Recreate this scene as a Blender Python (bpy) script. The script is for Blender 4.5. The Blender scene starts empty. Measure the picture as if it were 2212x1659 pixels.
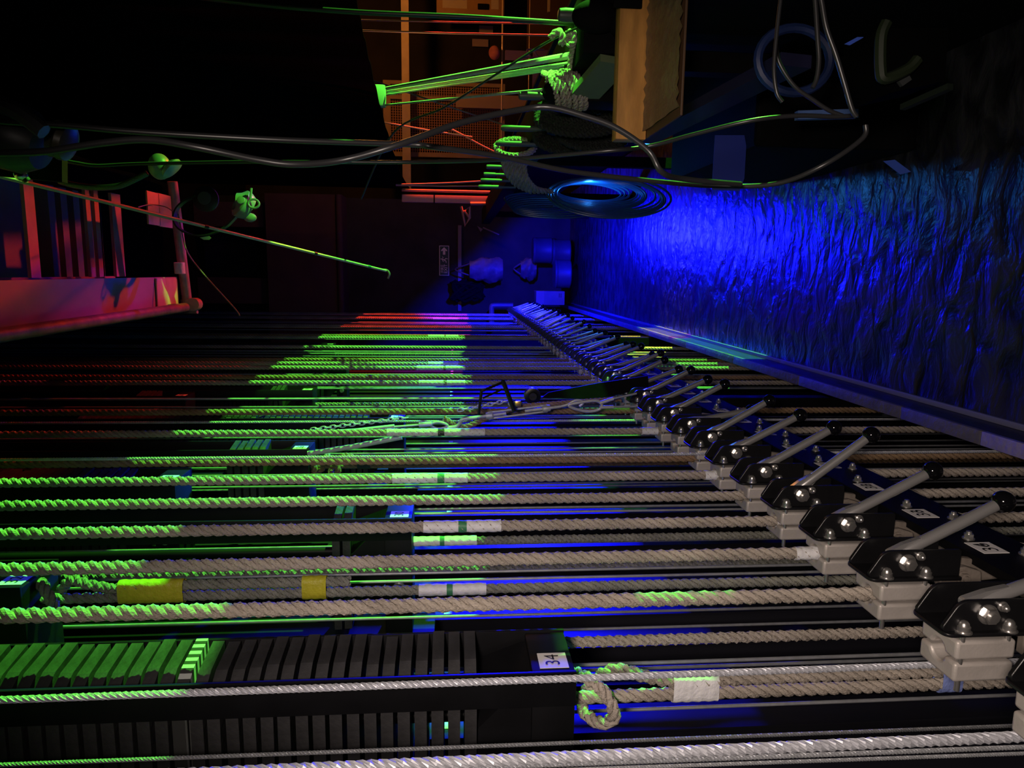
import bpy, bmesh, math, random
from mathutils import Vector, Matrix
random.seed(7)
PI = math.pi
C = bpy.context.scene.collection
# ------------------------------------------------------------------ camera
FPX, CX, CY, EYE = 1534.0, 1106.0, 829.5, 1.55      # 24 mm phone lens, photo taken on its side
VPX, VPY = 980.0, 586.0
_th = math.atan2(CX - VPX, FPX)
_ps = math.atan2(CY - VPY, FPX / math.cos(_th))
_fh = Vector((-math.sin(_ps), math.cos(_ps), 0)); RT = Vector((math.cos(_ps), math.sin(_ps), 0)); _u0 = Vector((0, 0, 1))
FW = _fh * math.cos(_th) - _u0 * math.sin(_th); UP = _u0 * math.cos(_th) + _fh * math.sin(_th)
EYEV = Vector((0, 0, EYE))
def at(x, y, Y):                       # point of the place seen at a photo pixel, at a distance Y along the gallery
    d = RT * (CY - y) + UP * (CX - x) + FW * FPX
    return EYEV + d * (Y / d.y)
def atz(x, y, Z):
    d = RT * (CY - y) + UP * (CX - x) + FW * FPX
    return EYEV + d * ((Z - EYE) / d.z)
def atx(x, y, X):
    d = RT * (CY - y) + UP * (CX - x) + FW * FPX
    return EYEV + d * (X / d.x)
cam = bpy.data.cameras.new('camera'); cam.sensor_fit = 'HORIZONTAL'; cam.sensor_width = 36.0
cam.lens = 36.0 * FPX / 2212.0; cam.clip_start = 0.02; cam.clip_end = 100
co = bpy.data.objects.new('camera', cam); C.objects.link(co)
M = Matrix.Identity(4)
for r in range(3):
    M[r][0] = -UP[r]; M[r][1] = RT[r]; M[r][2] = -FW[r]; M[r][3] = EYEV[r]
co.matrix_world = M
bpy.context.scene.camera = co
vs = bpy.context.scene.view_settings
bpy.context.scene.display_settings.display_device = 'sRGB'
vs.view_transform = 'Standard'; vs.look = 'None'; vs.gamma = 1.0; vs.exposure = 0.0; vs.use_curve_mapping = False

# ------------------------------------------------------------------ materials
MATS = {}
def mat(name, col, rough=0.6, metal=0.0, spec=0.5, var=0.0, vscale=8.0, bump=0.0, bscale=40.0, emit=None, estr=0.0, stretch=None):
    if name in MATS: return MATS[name]
    m = bpy.data.materials.new(name); m.use_nodes = True
    nt = m.node_tree; b = nt.nodes['Principled BSDF']
    b.inputs['Base Color'].default_value = (*col, 1); b.inputs['Roughness'].default_value = rough
    b.inputs['Metallic'].default_value = metal; b.inputs['Specular IOR Level'].default_value = spec
    tc = nt.nodes.new('ShaderNodeTexCoord'); src = tc.outputs['Object']
    if stretch:
        mp = nt.nodes.new('ShaderNodeMapping'); mp.inputs['Scale'].default_value = stretch
        nt.links.new(src, mp.inputs['Vector']); src = mp.outputs['Vector']
    if var > 0:
        n = nt.nodes.new('ShaderNodeTexNoise'); n.inputs['Scale'].default_value = vscale; n.inputs['Detail'].default_value = 5
        nt.links.new(src, n.inputs['Vector'])
        cr = nt.nodes.new('ShaderNodeValToRGB')
        cr.color_ramp.elements[0].position = 0.3; cr.color_ramp.elements[1].position = 0.7
        cr.color_ramp.elements[0].color = (*[max(0, c * (1 - var)) for c in col], 1)
        cr.color_ramp.elements[1].color = (*[min(1, c * (1 + var)) for c in col], 1)
        nt.links.new(n.outputs['Fac'], cr.inputs['Fac']); nt.links.new(cr.outputs['Color'], b.inputs['Base Color'])
    if bump > 0:
        n2 = nt.nodes.new('ShaderNodeTexNoise'); n2.inputs['Scale'].default_value = bscale; n2.inputs['Detail'].default_value = 4
        nt.links.new(src, n2.inputs['Vector'])
        bp = nt.nodes.new('ShaderNodeBump'); bp.inputs['Strength'].default_value = bump; bp.inputs['Distance'].default_value = 0.01
        nt.links.new(n2.outputs['Fac'], bp.inputs['Height']); nt.links.new(bp.outputs['Normal'], b.inputs['Normal'])
    if emit:
        b.inputs['Emission Color'].default_value = (*emit, 1); b.inputs['Emission Strength'].default_value = estr
    MATS[name] = m
    return m
ROPE = mat('pale_hemp', (0.40, 0.35, 0.30), 0.9, 0, 0.15, 0.22, 30, 0.5, 420, stretch=(1, 1, 0.35))
ROPE2 = mat('brown_hemp', (0.30, 0.20, 0.115), 0.9, 0, 0.15, 0.25, 30, 0.5, 420, stretch=(1, 1, 0.35))
OLDROPE = mat('grey_hemp', (0.26, 0.26, 0.22), 0.92, 0, 0.1, 0.2, 30, 0.5, 300)
STEEL = mat('galvanised_wire', (0.50, 0.51, 0.56), 0.48, 0.3, 0.5, 0.15, 60)
WIRE = mat('dull_wire', (0.30, 0.31, 0.33), 0.5, 0.3, 0.5, 0.15, 60)
ALU = mat('cast_aluminium', (0.50, 0.46, 0.43), 0.50, 0.35, 0.4, 0.10, 30, 0.06, 260)
TUBE = mat('brushed_tube', (0.52, 0.51, 0.51), 0.27, 0.7, 0.5, 0.12, 40, 0.05, 200, stretch=(1, 1, 0.05))
ZINC = mat('zinc_nut', (0.62, 0.60, 0.58), 0.3, 0.9, 0.5)
BLACK = mat('black_paint', (0.006, 0.006, 0.007), 0.36, 0, 0.45, 0.3, 12, 0.05, 90)
BLACKM = mat('matt_black', (0.003, 0.003, 0.0035), 0.85, 0, 0.12, 0.3, 12, 0.1, 60)
KNOB = mat('black_bakelite', (0.004, 0.004, 0.005), 0.08, 0, 0.6)
RAILM = mat('black_angle_iron', (0.002, 0.002, 0.0025), 0.6, 0.0, 0.12, 0.3, 20)
BRKT = mat('weathered_casting', (0.20, 0.17, 0.145), 0.55, 0.2, 0.4, 0.25, 25, 0.1, 120)
CARD = mat('white_card', (0.72, 0.70, 0.70), 0.6, 0, 0.3)
INK = mat('black_ink', (0.01, 0.01, 0.012), 0.7)
WTAPE = mat('white_tape', (0.72, 0.72, 0.74), 0.55, 0, 0.35, 0.08, 50, 0.3, 120)
GTAPE = mat('green_tape', (0.05, 0.22, 0.10), 0.5, 0, 0.35)
YTAPE = mat('yellow_tape', (0.52, 0.47, 0.03), 0.45, 0, 0.4, 0.1, 40, 0.3, 120)
BTAPE = mat('blue_tape', (0.22, 0.28, 0.62), 0.5, 0, 0.4, 0.1, 40, 0.3, 120)
DTAPE = mat('dark_tape', (0.03, 0.035, 0.03), 0.5)
WEIGHT = mat('steel_weight', (0.045, 0.044, 0.047), 0.5, 0.3, 0.4, 0.5, 14, 0.15, 80)
ARB = mat('arbor_black', (0.004, 0.004, 0.005), 0.5, 0, 0.2, 0.3, 15)
GUIDE = mat('guide_steel', (0.022, 0.022, 0.030), 0.42, 0.1, 0.25, 0.25, 9, stretch=(1, 1, 0.1))
CABLE = mat('black_rubber', (0.022, 0.022, 0.024), 0.34, 0, 0.55)
WOOD = mat('ply_edge', (0.60, 0.28, 0.07), 0.6, 0, 0.3, 0.25, 9, 0.1, 40, stretch=(1, 4, 4))
TIMBER = mat('worn_timber', (0.42, 0.28, 0.14), 0.7, 0, 0.3, 0.3, 10, 0.1, 40)
BRASS = mat('brass', (0.6, 0.42, 0.1), 0.3, 0.9)
DRAPE = mat('black_serge', (0.0025, 0.0025, 0.003), 1.0, 0, 0.0)

# ------------------------------------------------------------------ mesh builder
class MB:
    def __init__(self): self.v = []; self.f = []
    def add(self, vs_, fs):
        k = len(self.v); self.v += [tuple(p) for p in vs_]; self.f += [tuple(i + k for i in q) for q in fs]; return self
    def box(self, a, b, ch=0.0):
        (x0, y0, z0), (x1, y1, z1) = a, b
        x0, x1 = min(x0, x1), max(x0, x1); y0, y1 = min(y0, y1), max(y0, y1); z0, z1 = min(z0, z1), max(z0, z1)
        if ch <= 0:
            return self.add([(x0,y0,z0),(x1,y0,z0),(x1,y1,z0),(x0,y1,z0),(x0,y0,z1),(x1,y0,z1),(x1,y1,z1),(x0,y1,z1)],
                            [(3,2,1,0),(4,5,6,7),(0,1,5,4),(1,2,6,5),(2,3,7,6),(3,0,4,7)])
        bm = bmesh.new(); bmesh.ops.create_cube(bm, size=1)
        for v in bm.verts: v.co = Vector(((v.co.x+.5)*(x1-x0)+x0, (v.co.y+.5)*(y1-y0)+y0, (v.co.z+.5)*(z1-z0)+z0))
        bmesh.ops.bevel(bm, geom=bm.edges[:], offset=ch, segments=2, affect='EDGES', profile=0.6)
        bm.verts.index_update()
        self.add([v.co[:] for v in bm.verts], [[v.index for v in f.verts] for f in bm.faces]); bm.free(); return self
    def obox(self, p, q, w, h, up=(0, 0, 1)):          # oriented bar from p to q
        p, q = Vector(p), Vector(q); d = (q - p).normalized(); u = Vector(up)
        s = d.cross(u)
        if s.length < 1e-4: s = d.cross(Vector((1, 0, 0)))
        s.normalize(); u = s.cross(d)
        vv = []
        for e in (p, q):
            for a, b in ((-1,-1),(1,-1),(1,1),(-1,1)): vv.append(e + s*a*w/2 + u*b*h/2)
        return self.add(vv, [(3,2,1,0),(4,5,6,7),(0,1,5,4),(1,2,6,5),(2,3,7,6),(3,0,4,7)])
    def quad(self, a, b, c, d): return self.add([a, b, c, d], [(0, 1, 2, 3)])
    def prism(self, pts, vec):                          # polygon extruded by vec
        n = len(pts); vec = Vector(vec); A = [Vector(p) for p in pts]
        return self.add(A + [p + vec for p in A], [tuple(range(n))[::-1], tuple(range(n, 2*n))] + [(i, (i+1) % n, (i+1) % n + n, i + n) for i in range(n)])
    def tube(self, path, r, n=8, cap=True, closed=False):
        path = [Vector(p) for p in path]; m = len(path); rr = r if isinstance(r, (list, tuple)) else [r]*m
        fr = frames(path, closed); vv = []; ff = []
        for i in range(m):
            t, a, b = fr[i]
            for k in range(n):
                g = 2*PI*k/n; vv.append(path[i] + (a*math.cos(g) + b*math.sin(g))*rr[i])
        for i in range(m - (0 if closed else 1)):
            j = (i+1) % m
            for k in range(n): ff.append((i*n+k, i*n+(k+1) % n, j*n+(k+1) % n, j*n+k))
        if cap and not closed: ff += [tuple(range(n))[::-1], tuple(range((m-1)*n, m*n))]
        return self.add(vv, ff)
    def cyl(self, p, q, r, n=16, r2=None): return self.tube([p, q], [r, r if r2 is None else r2], n)
    def lathe(self, c, axis, prof, n=16):               # prof = [(distance along axis, radius)]
        c, ax = Vector(c), Vector(axis).normalized()
        return self.tube([c + ax*d for d, _ in prof], [max(r, 1e-5) for _, r in prof], n)
    def ball(self, c, r, n=16, m=10, s=(1, 1, 1)):
        vv = []; ff = []
        for i in range(m+1):
            th = PI*i/m
            for k in range(n):
                g = 2*PI*k/n; vv.append((c[0]+s[0]*r*math.sin(th)*math.cos(g), c[1]+s[1]*r*math.sin(th)*math.sin(g), c[2]+s[2]*r*math.cos(th)))
        for i in range(m):
            for k in range(n): ff.append((i*n+k, (i+1)*n+k, (i+1)*n+(k+1) % n, i*n+(k+1) % n))
        return self.add(vv, ff)
    def rope(self, path, R, lay, strands=3, sides=7, seg=9, hand=1):   # laid rope: strands twisted about a path
        path = resample([Vector(p) for p in path], lay/seg); fr = frames(path, False); L = 0
        ro = R*(0.52 if strands == 3 else 0.68); rs = R - ro
        if strands == 3: rs = R*0.50
        else: rs = R*0.36
        vv = []; ff = []; N = len(path); ph = []
        for i in range(N):
            if i: L += (path[i]-path[i-1]).length
            ph.append(2*PI*L/lay*hand)
        for s in range(strands):
            k0 = len(vv); base = 2*PI*s/strands
            for i in range(N):
                t, a, b = fr[i]; g = base + ph[i]
                rad = a*math.cos(g) + b*math.sin(g); tan = (a*-math.sin(g) + b*math.cos(g))
                sl = 2*PI*ro/lay*hand
                st = (t + tan*sl).normalized(); bi = st.cross(rad)
                c = path[i] + rad*ro
                for k in range(sides):
                    w = 2*PI*k/sides; vv.append(c + (rad*math.cos(w) + bi*math.sin(w))*rs)
            for i in range(N-1):
                for k in range(sides): ff.append((k0+i*sides+k, k0+i*sides+(k+1) % sides, k0+(i+1)*sides+(k+1) % sides, k0+(i+1)*sides+k))
            ff += [tuple(range(k0, k0+sides))[::-1], tuple(range(k0+(N-1)*sides, k0+N*sides))]
        return self.add(vv, ff)
def frames(path, closed):
    m = len(path); out = []; a = None
    for i in range(m):
        if closed: t = path[(i+1) % m] - path[i-1]
        else: t = path[min(i+1, m-1)] - path[max(i-1, 0)]
        t = t.normalized() if t.length > 1e-9 else Vector((0, 0, 1))
        if a is None:
            a = t.cross(Vector((0, 1, 0)))
            if a.length < 0.05: a = t.cross(Vector((1, 0, 0)))
        else: a = a - t*a.dot(t)
        a = a.normalized(); out.append((t, a, t.cross(a)))
    return out
def resample(p, step):
    out = [p[0].copy()]
    for i in range(len(p)-1):
        d = p[i+1]-p[i]; n = max(1, round(d.length/step))
        for k in range(1, n+1): out.append(p[i] + d*(k/n))
    return out
def spline(pts, n=8, closed=False):                     # Catmull-Rom
    P = [Vector(p) for p in pts]; out = []; m = len(P)
    for i in range(m if closed else m-1):
        if closed: a, b, c, d = P[i-1], P[i], P[(i+1) % m], P[(i+2) % m]
        else: a, b, c, d = P[max(i-1, 0)], P[i], P[i+1], P[min(i+2, m-1)]
        for k in range(n):
            t = k/n; out.append(0.5*((2*b) + (c-a)*t + (2*a-5*b+4*c-d)*t*t + (3*b-a-3*c+d)*t**3))
    if not closed: out.append(P[-1])
    return out
def mesh(name, mb, m, smooth=True, ang=0.7):
    me = bpy.data.meshes.new(name); me.from_pydata(mb.v, [], mb.f); me.update()
    bm = bmesh.new(); bm.from_mesh(me); bmesh.ops.recalc_face_normals(bm, faces=bm.faces[:]); bm.to_mesh(me); bm.free()
    if smooth:
        me.polygons.foreach_set('use_smooth', [True]*len(me.polygons))
        try: me.set_sharp_from_angle(angle=ang)
        except Exception: pass
    me.materials.append(m)
    return me
def obj(name, mb, m, parent=None, loc=None, smooth=True):
    me = mb if isinstance(mb, bpy.types.Mesh) else mesh(name, mb, m, smooth)
    o = bpy.data.objects.new(name, me); C.objects.link(o)
    if parent: o.parent = parent
    if loc is not None: o.location = loc
    return o
def tag(o, label, cat, group=None, kind=None):
    o['label'] = label; o['category'] = cat
    if group: o['group'] = group
    if kind: o['kind'] = kind
    return o
def thing(name, label, cat, loc=(0, 0, 0), group=None):
    o = bpy.data.objects.new(name, None); C.objects.link(o); o.location = loc; o.empty_display_size = 0.05
    return tag(o, label, cat, group)
def one(name, mb, m, label, cat, group=None, smooth=True): return tag(obj(name, mb, m, None, None, smooth), label, cat, group)
def struct(name, mb, m, smooth=False):
    o = obj(name, mb, m, None, None, smooth); o['kind'] = 'structure'; return o
def dup(root, loc=None):
    r = root.copy(); C.objects.link(r)
    if loc is not None: r.location = loc
    for ch in list(root.children):
        c = ch.copy(); C.objects.link(c); c.parent = r
        for g in list(ch.children):
            d = g.copy(); C.objects.link(d); d.parent = c
    return r
_TXT = {}
def text_mb(s, size, origin, right, up, off=0.0006):
    if s not in _TXT:
        cu = bpy.data.curves.new('t', 'FONT'); cu.body = s; cu.size = 1.0; cu.align_x = 'CENTER'; cu.align_y = 'CENTER'; cu.resolution_u = 3; cu.space_line = 0.8
        o = bpy.data.objects.new('t', cu); C.objects.link(o)
        dg = bpy.context.evaluated_depsgraph_get(); me = bpy.data.meshes.new_from_object(o.evaluated_get(dg))
        _TXT[s] = ([v.co.copy() for v in me.vertices], [tuple(p.vertices) for p in me.polygons])
        bpy.data.objects.remove(o); bpy.data.curves.remove(cu); bpy.data.meshes.remove(me)
    vv, ff = _TXT[s]; r, u = Vector(right), Vector(up); n = r.cross(u)
    mb = MB(); mb.add([Vector(origin) + r*v.x*size + u*v.y*size + n*off for v in vv], ff); return mb
ORD = ['first','second','third','fourth','fifth','sixth','seventh','eighth','ninth','tenth','eleventh','twelfth','thirteenth','fourteenth','fifteenth','sixteenth','seventeenth','eighteenth','nineteenth','twentieth']
def spell(n):
    U = ['', 'one', 'two', 'three', 'four', 'five', 'six', 'seven', 'eight', 'nine', 'ten', 'eleven', 'twelve', 'thirteen', 'fourteen', 'fifteen', 'sixteen', 'seventeen', 'eighteen', 'nineteen']
    return U[n] if n < 20 else {2: 'twenty', 3: 'thirty'}[n//10] + ('-' + U[n % 10] if n % 10 else '')
def ordn(n):                                            # 1 -> first
    if n <= 20: return ORD[n-1]
    T = {2: 'twenty', 3: 'thirty', 4: 'forty', 5: 'fifty'}
    return T[n//10] + ('-' + ORD[n % 10 - 1] if n % 10 else '') if n % 10 else {2: 'twentieth', 3: 'thirtieth', 4: 'fortieth', 5: 'fiftieth'}[n//10]

# ------------------------------------------------------------------ the setting
XR, RP, Y0, PZ = -0.48, 0.161, 0.815, 0.88          # rope line, pitch of the sets, first set, lock pivot height
def LY(i): return Y0 + RP*i
NL = 47
flm = mat('black_floor_paint', (0.022, 0.022, 0.025), 0.30, 0, 0.5)
def floor_material(m):
    nt = m.node_tree; b = nt.nodes['Principled BSDF']; tc = nt.nodes.new('ShaderNodeTexCoord')
    mp = nt.nodes.new('ShaderNodeMapping'); mp.inputs['Scale'].default_value = (4.5, 8, 1); nt.links.new(tc.outputs['Object'], mp.inputs['Vector'])
    n = nt.nodes.new('ShaderNodeTexNoise'); n.inputs['Scale'].default_value = 1.6; n.inputs['Detail'].default_value = 5; n.inputs['Distortion'].default_value = 0.5
    nt.links.new(mp.outputs['Vector'], n.inputs['Vector'])
    bp = nt.nodes.new('ShaderNodeBump'); bp.inputs['Strength'].default_value = 0.7; bp.inputs['Distance'].default_value = 0.025
    nt.links.new(n.outputs['Fac'], bp.inputs['Height']); nt.links.new(bp.outputs['Normal'], b.inputs['Normal'])
    cr = nt.nodes.new('ShaderNodeValToRGB'); cr.color_ramp.elements[0].position = 0.42; cr.color_ramp.elements[1].position = 0.62
    cr.color_ramp.elements[0].color = (0.010, 0.010, 0.012, 1); cr.color_ramp.elements[1].color = (0.034, 0.034, 0.04, 1)
    nt.links.new(n.outputs['Fac'], cr.inputs['Fac']); nt.links.new(cr.outputs['Color'], b.inputs['Base Color'])
floor_material(flm)
struct('floor', MB().box((-0.40, -1.2, -0.12), (1.05, 9.6, 0.0)), flm)
struct('wall_light_stop', MB().box((0.96, -1.2, -2.5), (1.05, 9.6, -0.121)), BLACKM)  # unseen wall added under the gallery to stop green light passing below
WALLM = mat('black_wall_paint', (0.03, 0.03, 0.034), 0.8, 0, 0.2, 0.3, 3, 0.2, 30)
struct('wall_end', MB().box((-1.6, 9.6, -2.5), (0.92, 9.75, 5.0)), WALLM)
struct('wall_left', MB().box((-1.6, -1.2, -2.5), (-1.45, 9.6, 5.0)), mat('black_side_wall', (0.006, 0.006, 0.007), 0.9, 0, 0.1))
struct('wall_far', MB().box((0.92, 11.6, -2.5), (7.2, 11.75, 5.0)), mat('far_wall', (0.03, 0.022, 0.016), 0.8, 0, 0.2, 0.3, 2))
struct('ceiling', MB().box((-1.6, -1.2, 4.75), (7.2, 11.75, 4.9)), BLACKM)
struct('floor_lower', MB().box((-1.6, -1.2, -2.6), (7.2, 11.75, -2.5)), BLACKM)
BULK = mat('bulkhead_paint', (0.10, 0.06, 0.05), 0.7, 0, 0.2, 0.15, 3, 0.1, 20)
b0, b1 = at(745, 600, 9.3), at(583, 600, 9.3)
bk = struct('trim_1', MB().box((-1.45, 9.2, b0.z), (0.92, 9.6, b1.z)), BULK)
lip = obj('edge_moulding', MB().cyl((-1.45, 9.2, b0.z+0.04), (0.92, 9.2, b0.z+0.04), 0.04, 14), BULK, bk)
for k, (ya, yb) in enumerate(((600, 655), (437, 490))):
    p, q = at(500, yb, 9.3), at(500, ya, 9.3)
    struct('trim_%d' % (k+2), MB().box((p.x, 9.25, b1.z+0.02), (q.x, 9.55, 4.74)), BULK)

# toe board along the edge of the gallery, with gaffer tape wrapped over its top
tb = thing('toe_board', 'long low black toe board along the gallery edge under the rope locks', 'toe board', (-0.425, 4.2, 0))
obj('board', MB().box((-0.02, -5.4, 0.0), (0.016, 5.35, 0.125), 0.004), mat('toe_paint', (0.022, 0.022, 0.03), 0.45, 0, 0.4, 0.2, 6, 0.1, 30), tb)
obj('base_strip', MB().box((0.016, -5.4, 0.0), (0.034, 5.35, 0.012), 0.003), mat('strip_grey', (0.16, 0.16, 0.18), 0.4, 0, 0.4), tb)
capm = mat('cap_tape', (0.12, 0.11, 0.14), 0.55, 0, 0.4, 0.2, 18, 0.3, 60)
yy = -4.0; kk = 0
for a, b in ((-3.6, -2.43), (-2.43, -2.08), (-2.08, -1.4), (-1.4, -0.7), (-0.7, 0.05), (0.05, 0.9), (0.9, 1.9), (1.9, 3.2), (3.2, 5.3)):
    o = obj('cap_strip', MB().box((-0.0225, a, 0.112), (0.0165, b-0.004, 0.1285), 0.002), mat('cap_pale', (0.30, 0.26, 0.30), 0.55, 0, 0.4, 0.2, 18, 0.3, 60) if kk == 0 else capm, tb); kk += 1

# ------------------------------------------------------------------ rope locks on their rail
rail = thing('lock_rail', 'long black angle iron rail that carries the whole row of rope locks', 'rail', (-0.48, 4.2, 0.70))
RL0, RL1 = -4.9, 4.25
obj('angle', MB().box((0.045, RL0, -0.06), (0.060, RL1, 0.055)).box((-0.06, RL0, -0.06), (0.045, RL1, -0.048)), RAILM, rail)
for yy in (-3.9, -1.6, 0.9, 3.3):
    obj('support_post', MB().box((-0.05, yy-0.03, -0.80), (0.02, yy+0.03, -0.06)), RAILM, rail)

def rounded(pts_r, n=5):
    out = []
    m = len(pts_r)
    for i, (x, y, r) in enumerate(pts_r):
        p = Vector((x, y)); a = Vector(pts_r[i-1][:2]) - p; b = Vector(pts_r[(i+1) % m][:2]) - p
        if r <= 0: out.append((x, y)); continue
        a.normalize(); b.normalize(); half = a.angle(b)/2; d = r/math.tan(half)
        c = p + (a+b).normalized()*(r/math.sin(half)); s = p + a*d - c; e = p + b*d - c
        a0 = math.atan2(s.y, s.x); a1 = math.atan2(e.y, e.x); da = (a1-a0+PI) % (2*PI) - PI
        for k in range(n+1): out.append((c.x+r*math.cos(a0+da*k/n), c.y+r*math.sin(a0+da*k/n)))
    return out
def jaw(x0, x1, gx):                                    # a thick jaw with a half round rope groove on its face gx
    pts = []
    hw, g = 0.034, 0.0125
    outer = x0 if gx == x1 else x1
    sgn = 1 if outer > gx else -1
    prof = [(outer, -hw), (gx, -hw), (gx, -g)]
    for k in range(1, 8):
        a = PI*k/8; prof.append((gx + sgn*g*math.sin(a)*0.9, -g*math.cos(a)))
    prof += [(gx, g), (gx, hw), (outer, hw)]
    mb = MB(); mb.prism([(x, y, -0.040) for x, y in prof], (0, 0, 0.080)); return mb
def bevelled(o, w=0.004, seg=2):
    md = o.modifiers.new('bevel', 'BEVEL'); md.width = w; md.segments = seg; md.limit_method = 'ANGLE'; md.angle_limit = 0.9; return o
def dome_nut(c, ax, r=0.0075, h=0.016):
    mb = MB(); c = Vector(c); ax = Vector(ax)
    mb.lathe(c, ax, [(0, r*1.35), (0.0015, r*1.35), (0.0016, r*1.1)], 16)
    mb.lathe(c, ax, [(0.0015, r*1.08), (h*0.5, r*1.08), (h*0.52, r*0.9), (h*0.75, r*0.82), (h*0.93, r*0.5), (h, 0.0)], 6 if False else 14)
    return mb
def hexnut(c, ax, r=0.012, h=0.012):
    mb = MB(); mb.lathe(c, ax, [(0, r*1.25), (0.002, r*1.25), (0.002, r)], 18); mb.lathe(c, ax, [(0.002, r), (h, r), (h, r*0.9)], 6)
    mb.lathe(c, ax, [(h, r*0.62), (h+0.004, r*0.58), (h+0.0045, 0)], 14); return mb

lock = thing('rope_lock', 'lock', 'rope lock', (XR, LY(0), PZ))
oj = bevelled(obj('outer_jaw', jaw(0.003, 0.029, 0.003), ALU, lock), 0.005, 3)
ij = bevelled(obj('inner_jaw', jaw(-0.027, -0.001, -0.001), ALU, lock), 0.005, 3)
fl = rounded([(-0.085, -0.036, 0.004), (0.058, -0.036, 0.012), (0.058, 0.036, 0.012), (-0.085, 0.036, 0.004)])
hb = MB(); hb.prism([(0.035, y, z) for z, y in fl], (0.005, 0, 0))
ck = rounded([(0.039, -0.085, 0), (0.080, -0.085, 0.004), (0.080, 0.036, 0.022), (0.039, 0.062, 0.006)])
for yy in (-0.028, 0.022): hb.prism([(x, yy, z) for x, z in ck], (0, 0.006, 0))
housing = bevelled(obj('housing', hb, BLACK, lock), 0.0012, 2)
for zz in (0.031, -0.030):
    obj('dome_nut', dome_nut((0.040, -0.030, zz), (1, 0, 0)), ZINC, lock)
    obj('stud', MB().cyl((-0.040 if zz > 0 else 0.025, -0.030, zz), (0.045, -0.030, zz), 0.0035, 10), ZINC, lock)
obj('pivot_nut', hexnut((0.062, -0.028, 0.0), (0, -1, 0), 0.0105, 0.010), ZINC, lock)
obj('stop_pin', dome_nut((0.072, -0.028, -0.019), (0, -1, 0), 0.005, 0.011), ZINC, lock)
lev = MB()                                              # lever along local -Z from the pivot
lev.tube([(0, 0, -0.012), (0, 0, -0.030), (0, 0, -0.060), (0, 0, -0.205)], [0.0070, 0.0092, 0.0090, 0.0088], 18)
lev.prism([(x, -0.0045, z) for x, z in rounded([(-0.013, 0.014, 0.006), (-0.013, -0.022, 0.004), (-0.006, -0.060, 0.003), (0.009, -0.052, 0.003), (0.013, -0.020, 0.006), (0.013, 0.014, 0.006)], 3)], (0, 0.009, 0))
lever = obj('lever', lev, TUBE, lock, (0.062, 0, 0.0))
knob = obj('knob', MB().ball((0, 0, -0.216), 0.0165, 20, 14), KNOB, lever)
arm = MB()
arm.prism([(x, 0.0, z) for x, z in rounded([(0.01, -0.075, 0), (0.050, -0.075, 0.006), (0.056, -0.10, 0.01), (0.052, -0.13, 0.01), (0.044, -0.18, 0.004), (0.02, -0.18, 0.004)])], (0, 0.012, 0))
arm.prism([(x, -0.022, z) for x, z in rounded([(0.0, -0.060, 0), (0.046, -0.060, 0.006), (0.050, -0.10, 0.01), (0.042, -0.125, 0.004), (0.0, -0.13, 0.004)])], (0, 0.012, 0))
brk = bevelled(obj('bracket', arm, BRKT, lock), 0.002, 2)
obj('bracket_bolt', hexnut((0.034, -0.022, -0.095), (0, -1, 0), 0.0085, 0.007), BRKT, brk)
for yz in ((0.064, -0.166), (-0.004, -0.208)):
    obj('rail_bolt', hexnut((0.060, yz[0], yz[1]), (1, 0, 0), 0.0075, 0.009), ZINC, lock)
card = obj('number_card', MB().box((0.0600, 0.003, -0.188), (0.0608, 0.047, -0.146)), CARD, lock)
# lever tips measured set by set: (pixel x, pixel y)
TIPS = {1: (2156, 1089), 2: (2005, 1022), 3: (1872, 947), 4: (1796, 927), 5: (1728, 897), 6: (1655, 869), 7: (1622, 886), 8: (1565, 830), 9: (1528, 820),
        10: (1492, 800), 11: (1466, 798), 12: (1435, 778)}
EIGHTS = []
def angle_of(i):
    if i in TIPS:
        p = at(*TIPS[i], LY(i)); dx = p.x-(XR+0.062); dz = p.z-PZ; return math.atan2(dx, -dz), math.hypot(dx, dz)
    return math.radians(22 + random.uniform(-6, 7)), 0.216
for i in range(-1, NL):
    r = lock if i == -1 else dup(lock)
    r.location = (XR, LY(i), PZ)
    a, L = angle_of(i)
    num = 35 - i
    for ch in r.children:
        if ch.name.split('.')[0] == 'lever':
            ch.rotation_euler = (0, -a, 0)
            ch.scale = (1, 1, max(0.85, min(1.25, L/0.216)))
            for k in ch.children: k.scale = (1, 1, 1/ch.scale.z); k.location.z = -0.216*(1-1/ch.scale.z)
        if ch.name.split('.')[0] == 'number_card' and 0 < num and i < 26:
            obj('number', text_mb(str(num), 0.034, (0.0608, 0.025, -0.167), (0, 1, 0), (0, 0, 1)), INK, ch)
    r['group'] = 'rope locks along the rail'
    if i == -1: r['label'] = 'nearest rope lock, cut off by the bottom right corner of the photo'
    elif i == 0: r['label'] = 'rope lock with empty open jaws, nearest lock shown whole at bottom right'
    elif i <= 34: r['label'] = 'rope lock on the rail, %s counting away from the one with empty jaws' % ordn(i+1)
    else: r['label'] = 'small far rope lock on the rail, %s counting from the far end' % ordn(NL-i)

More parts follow.
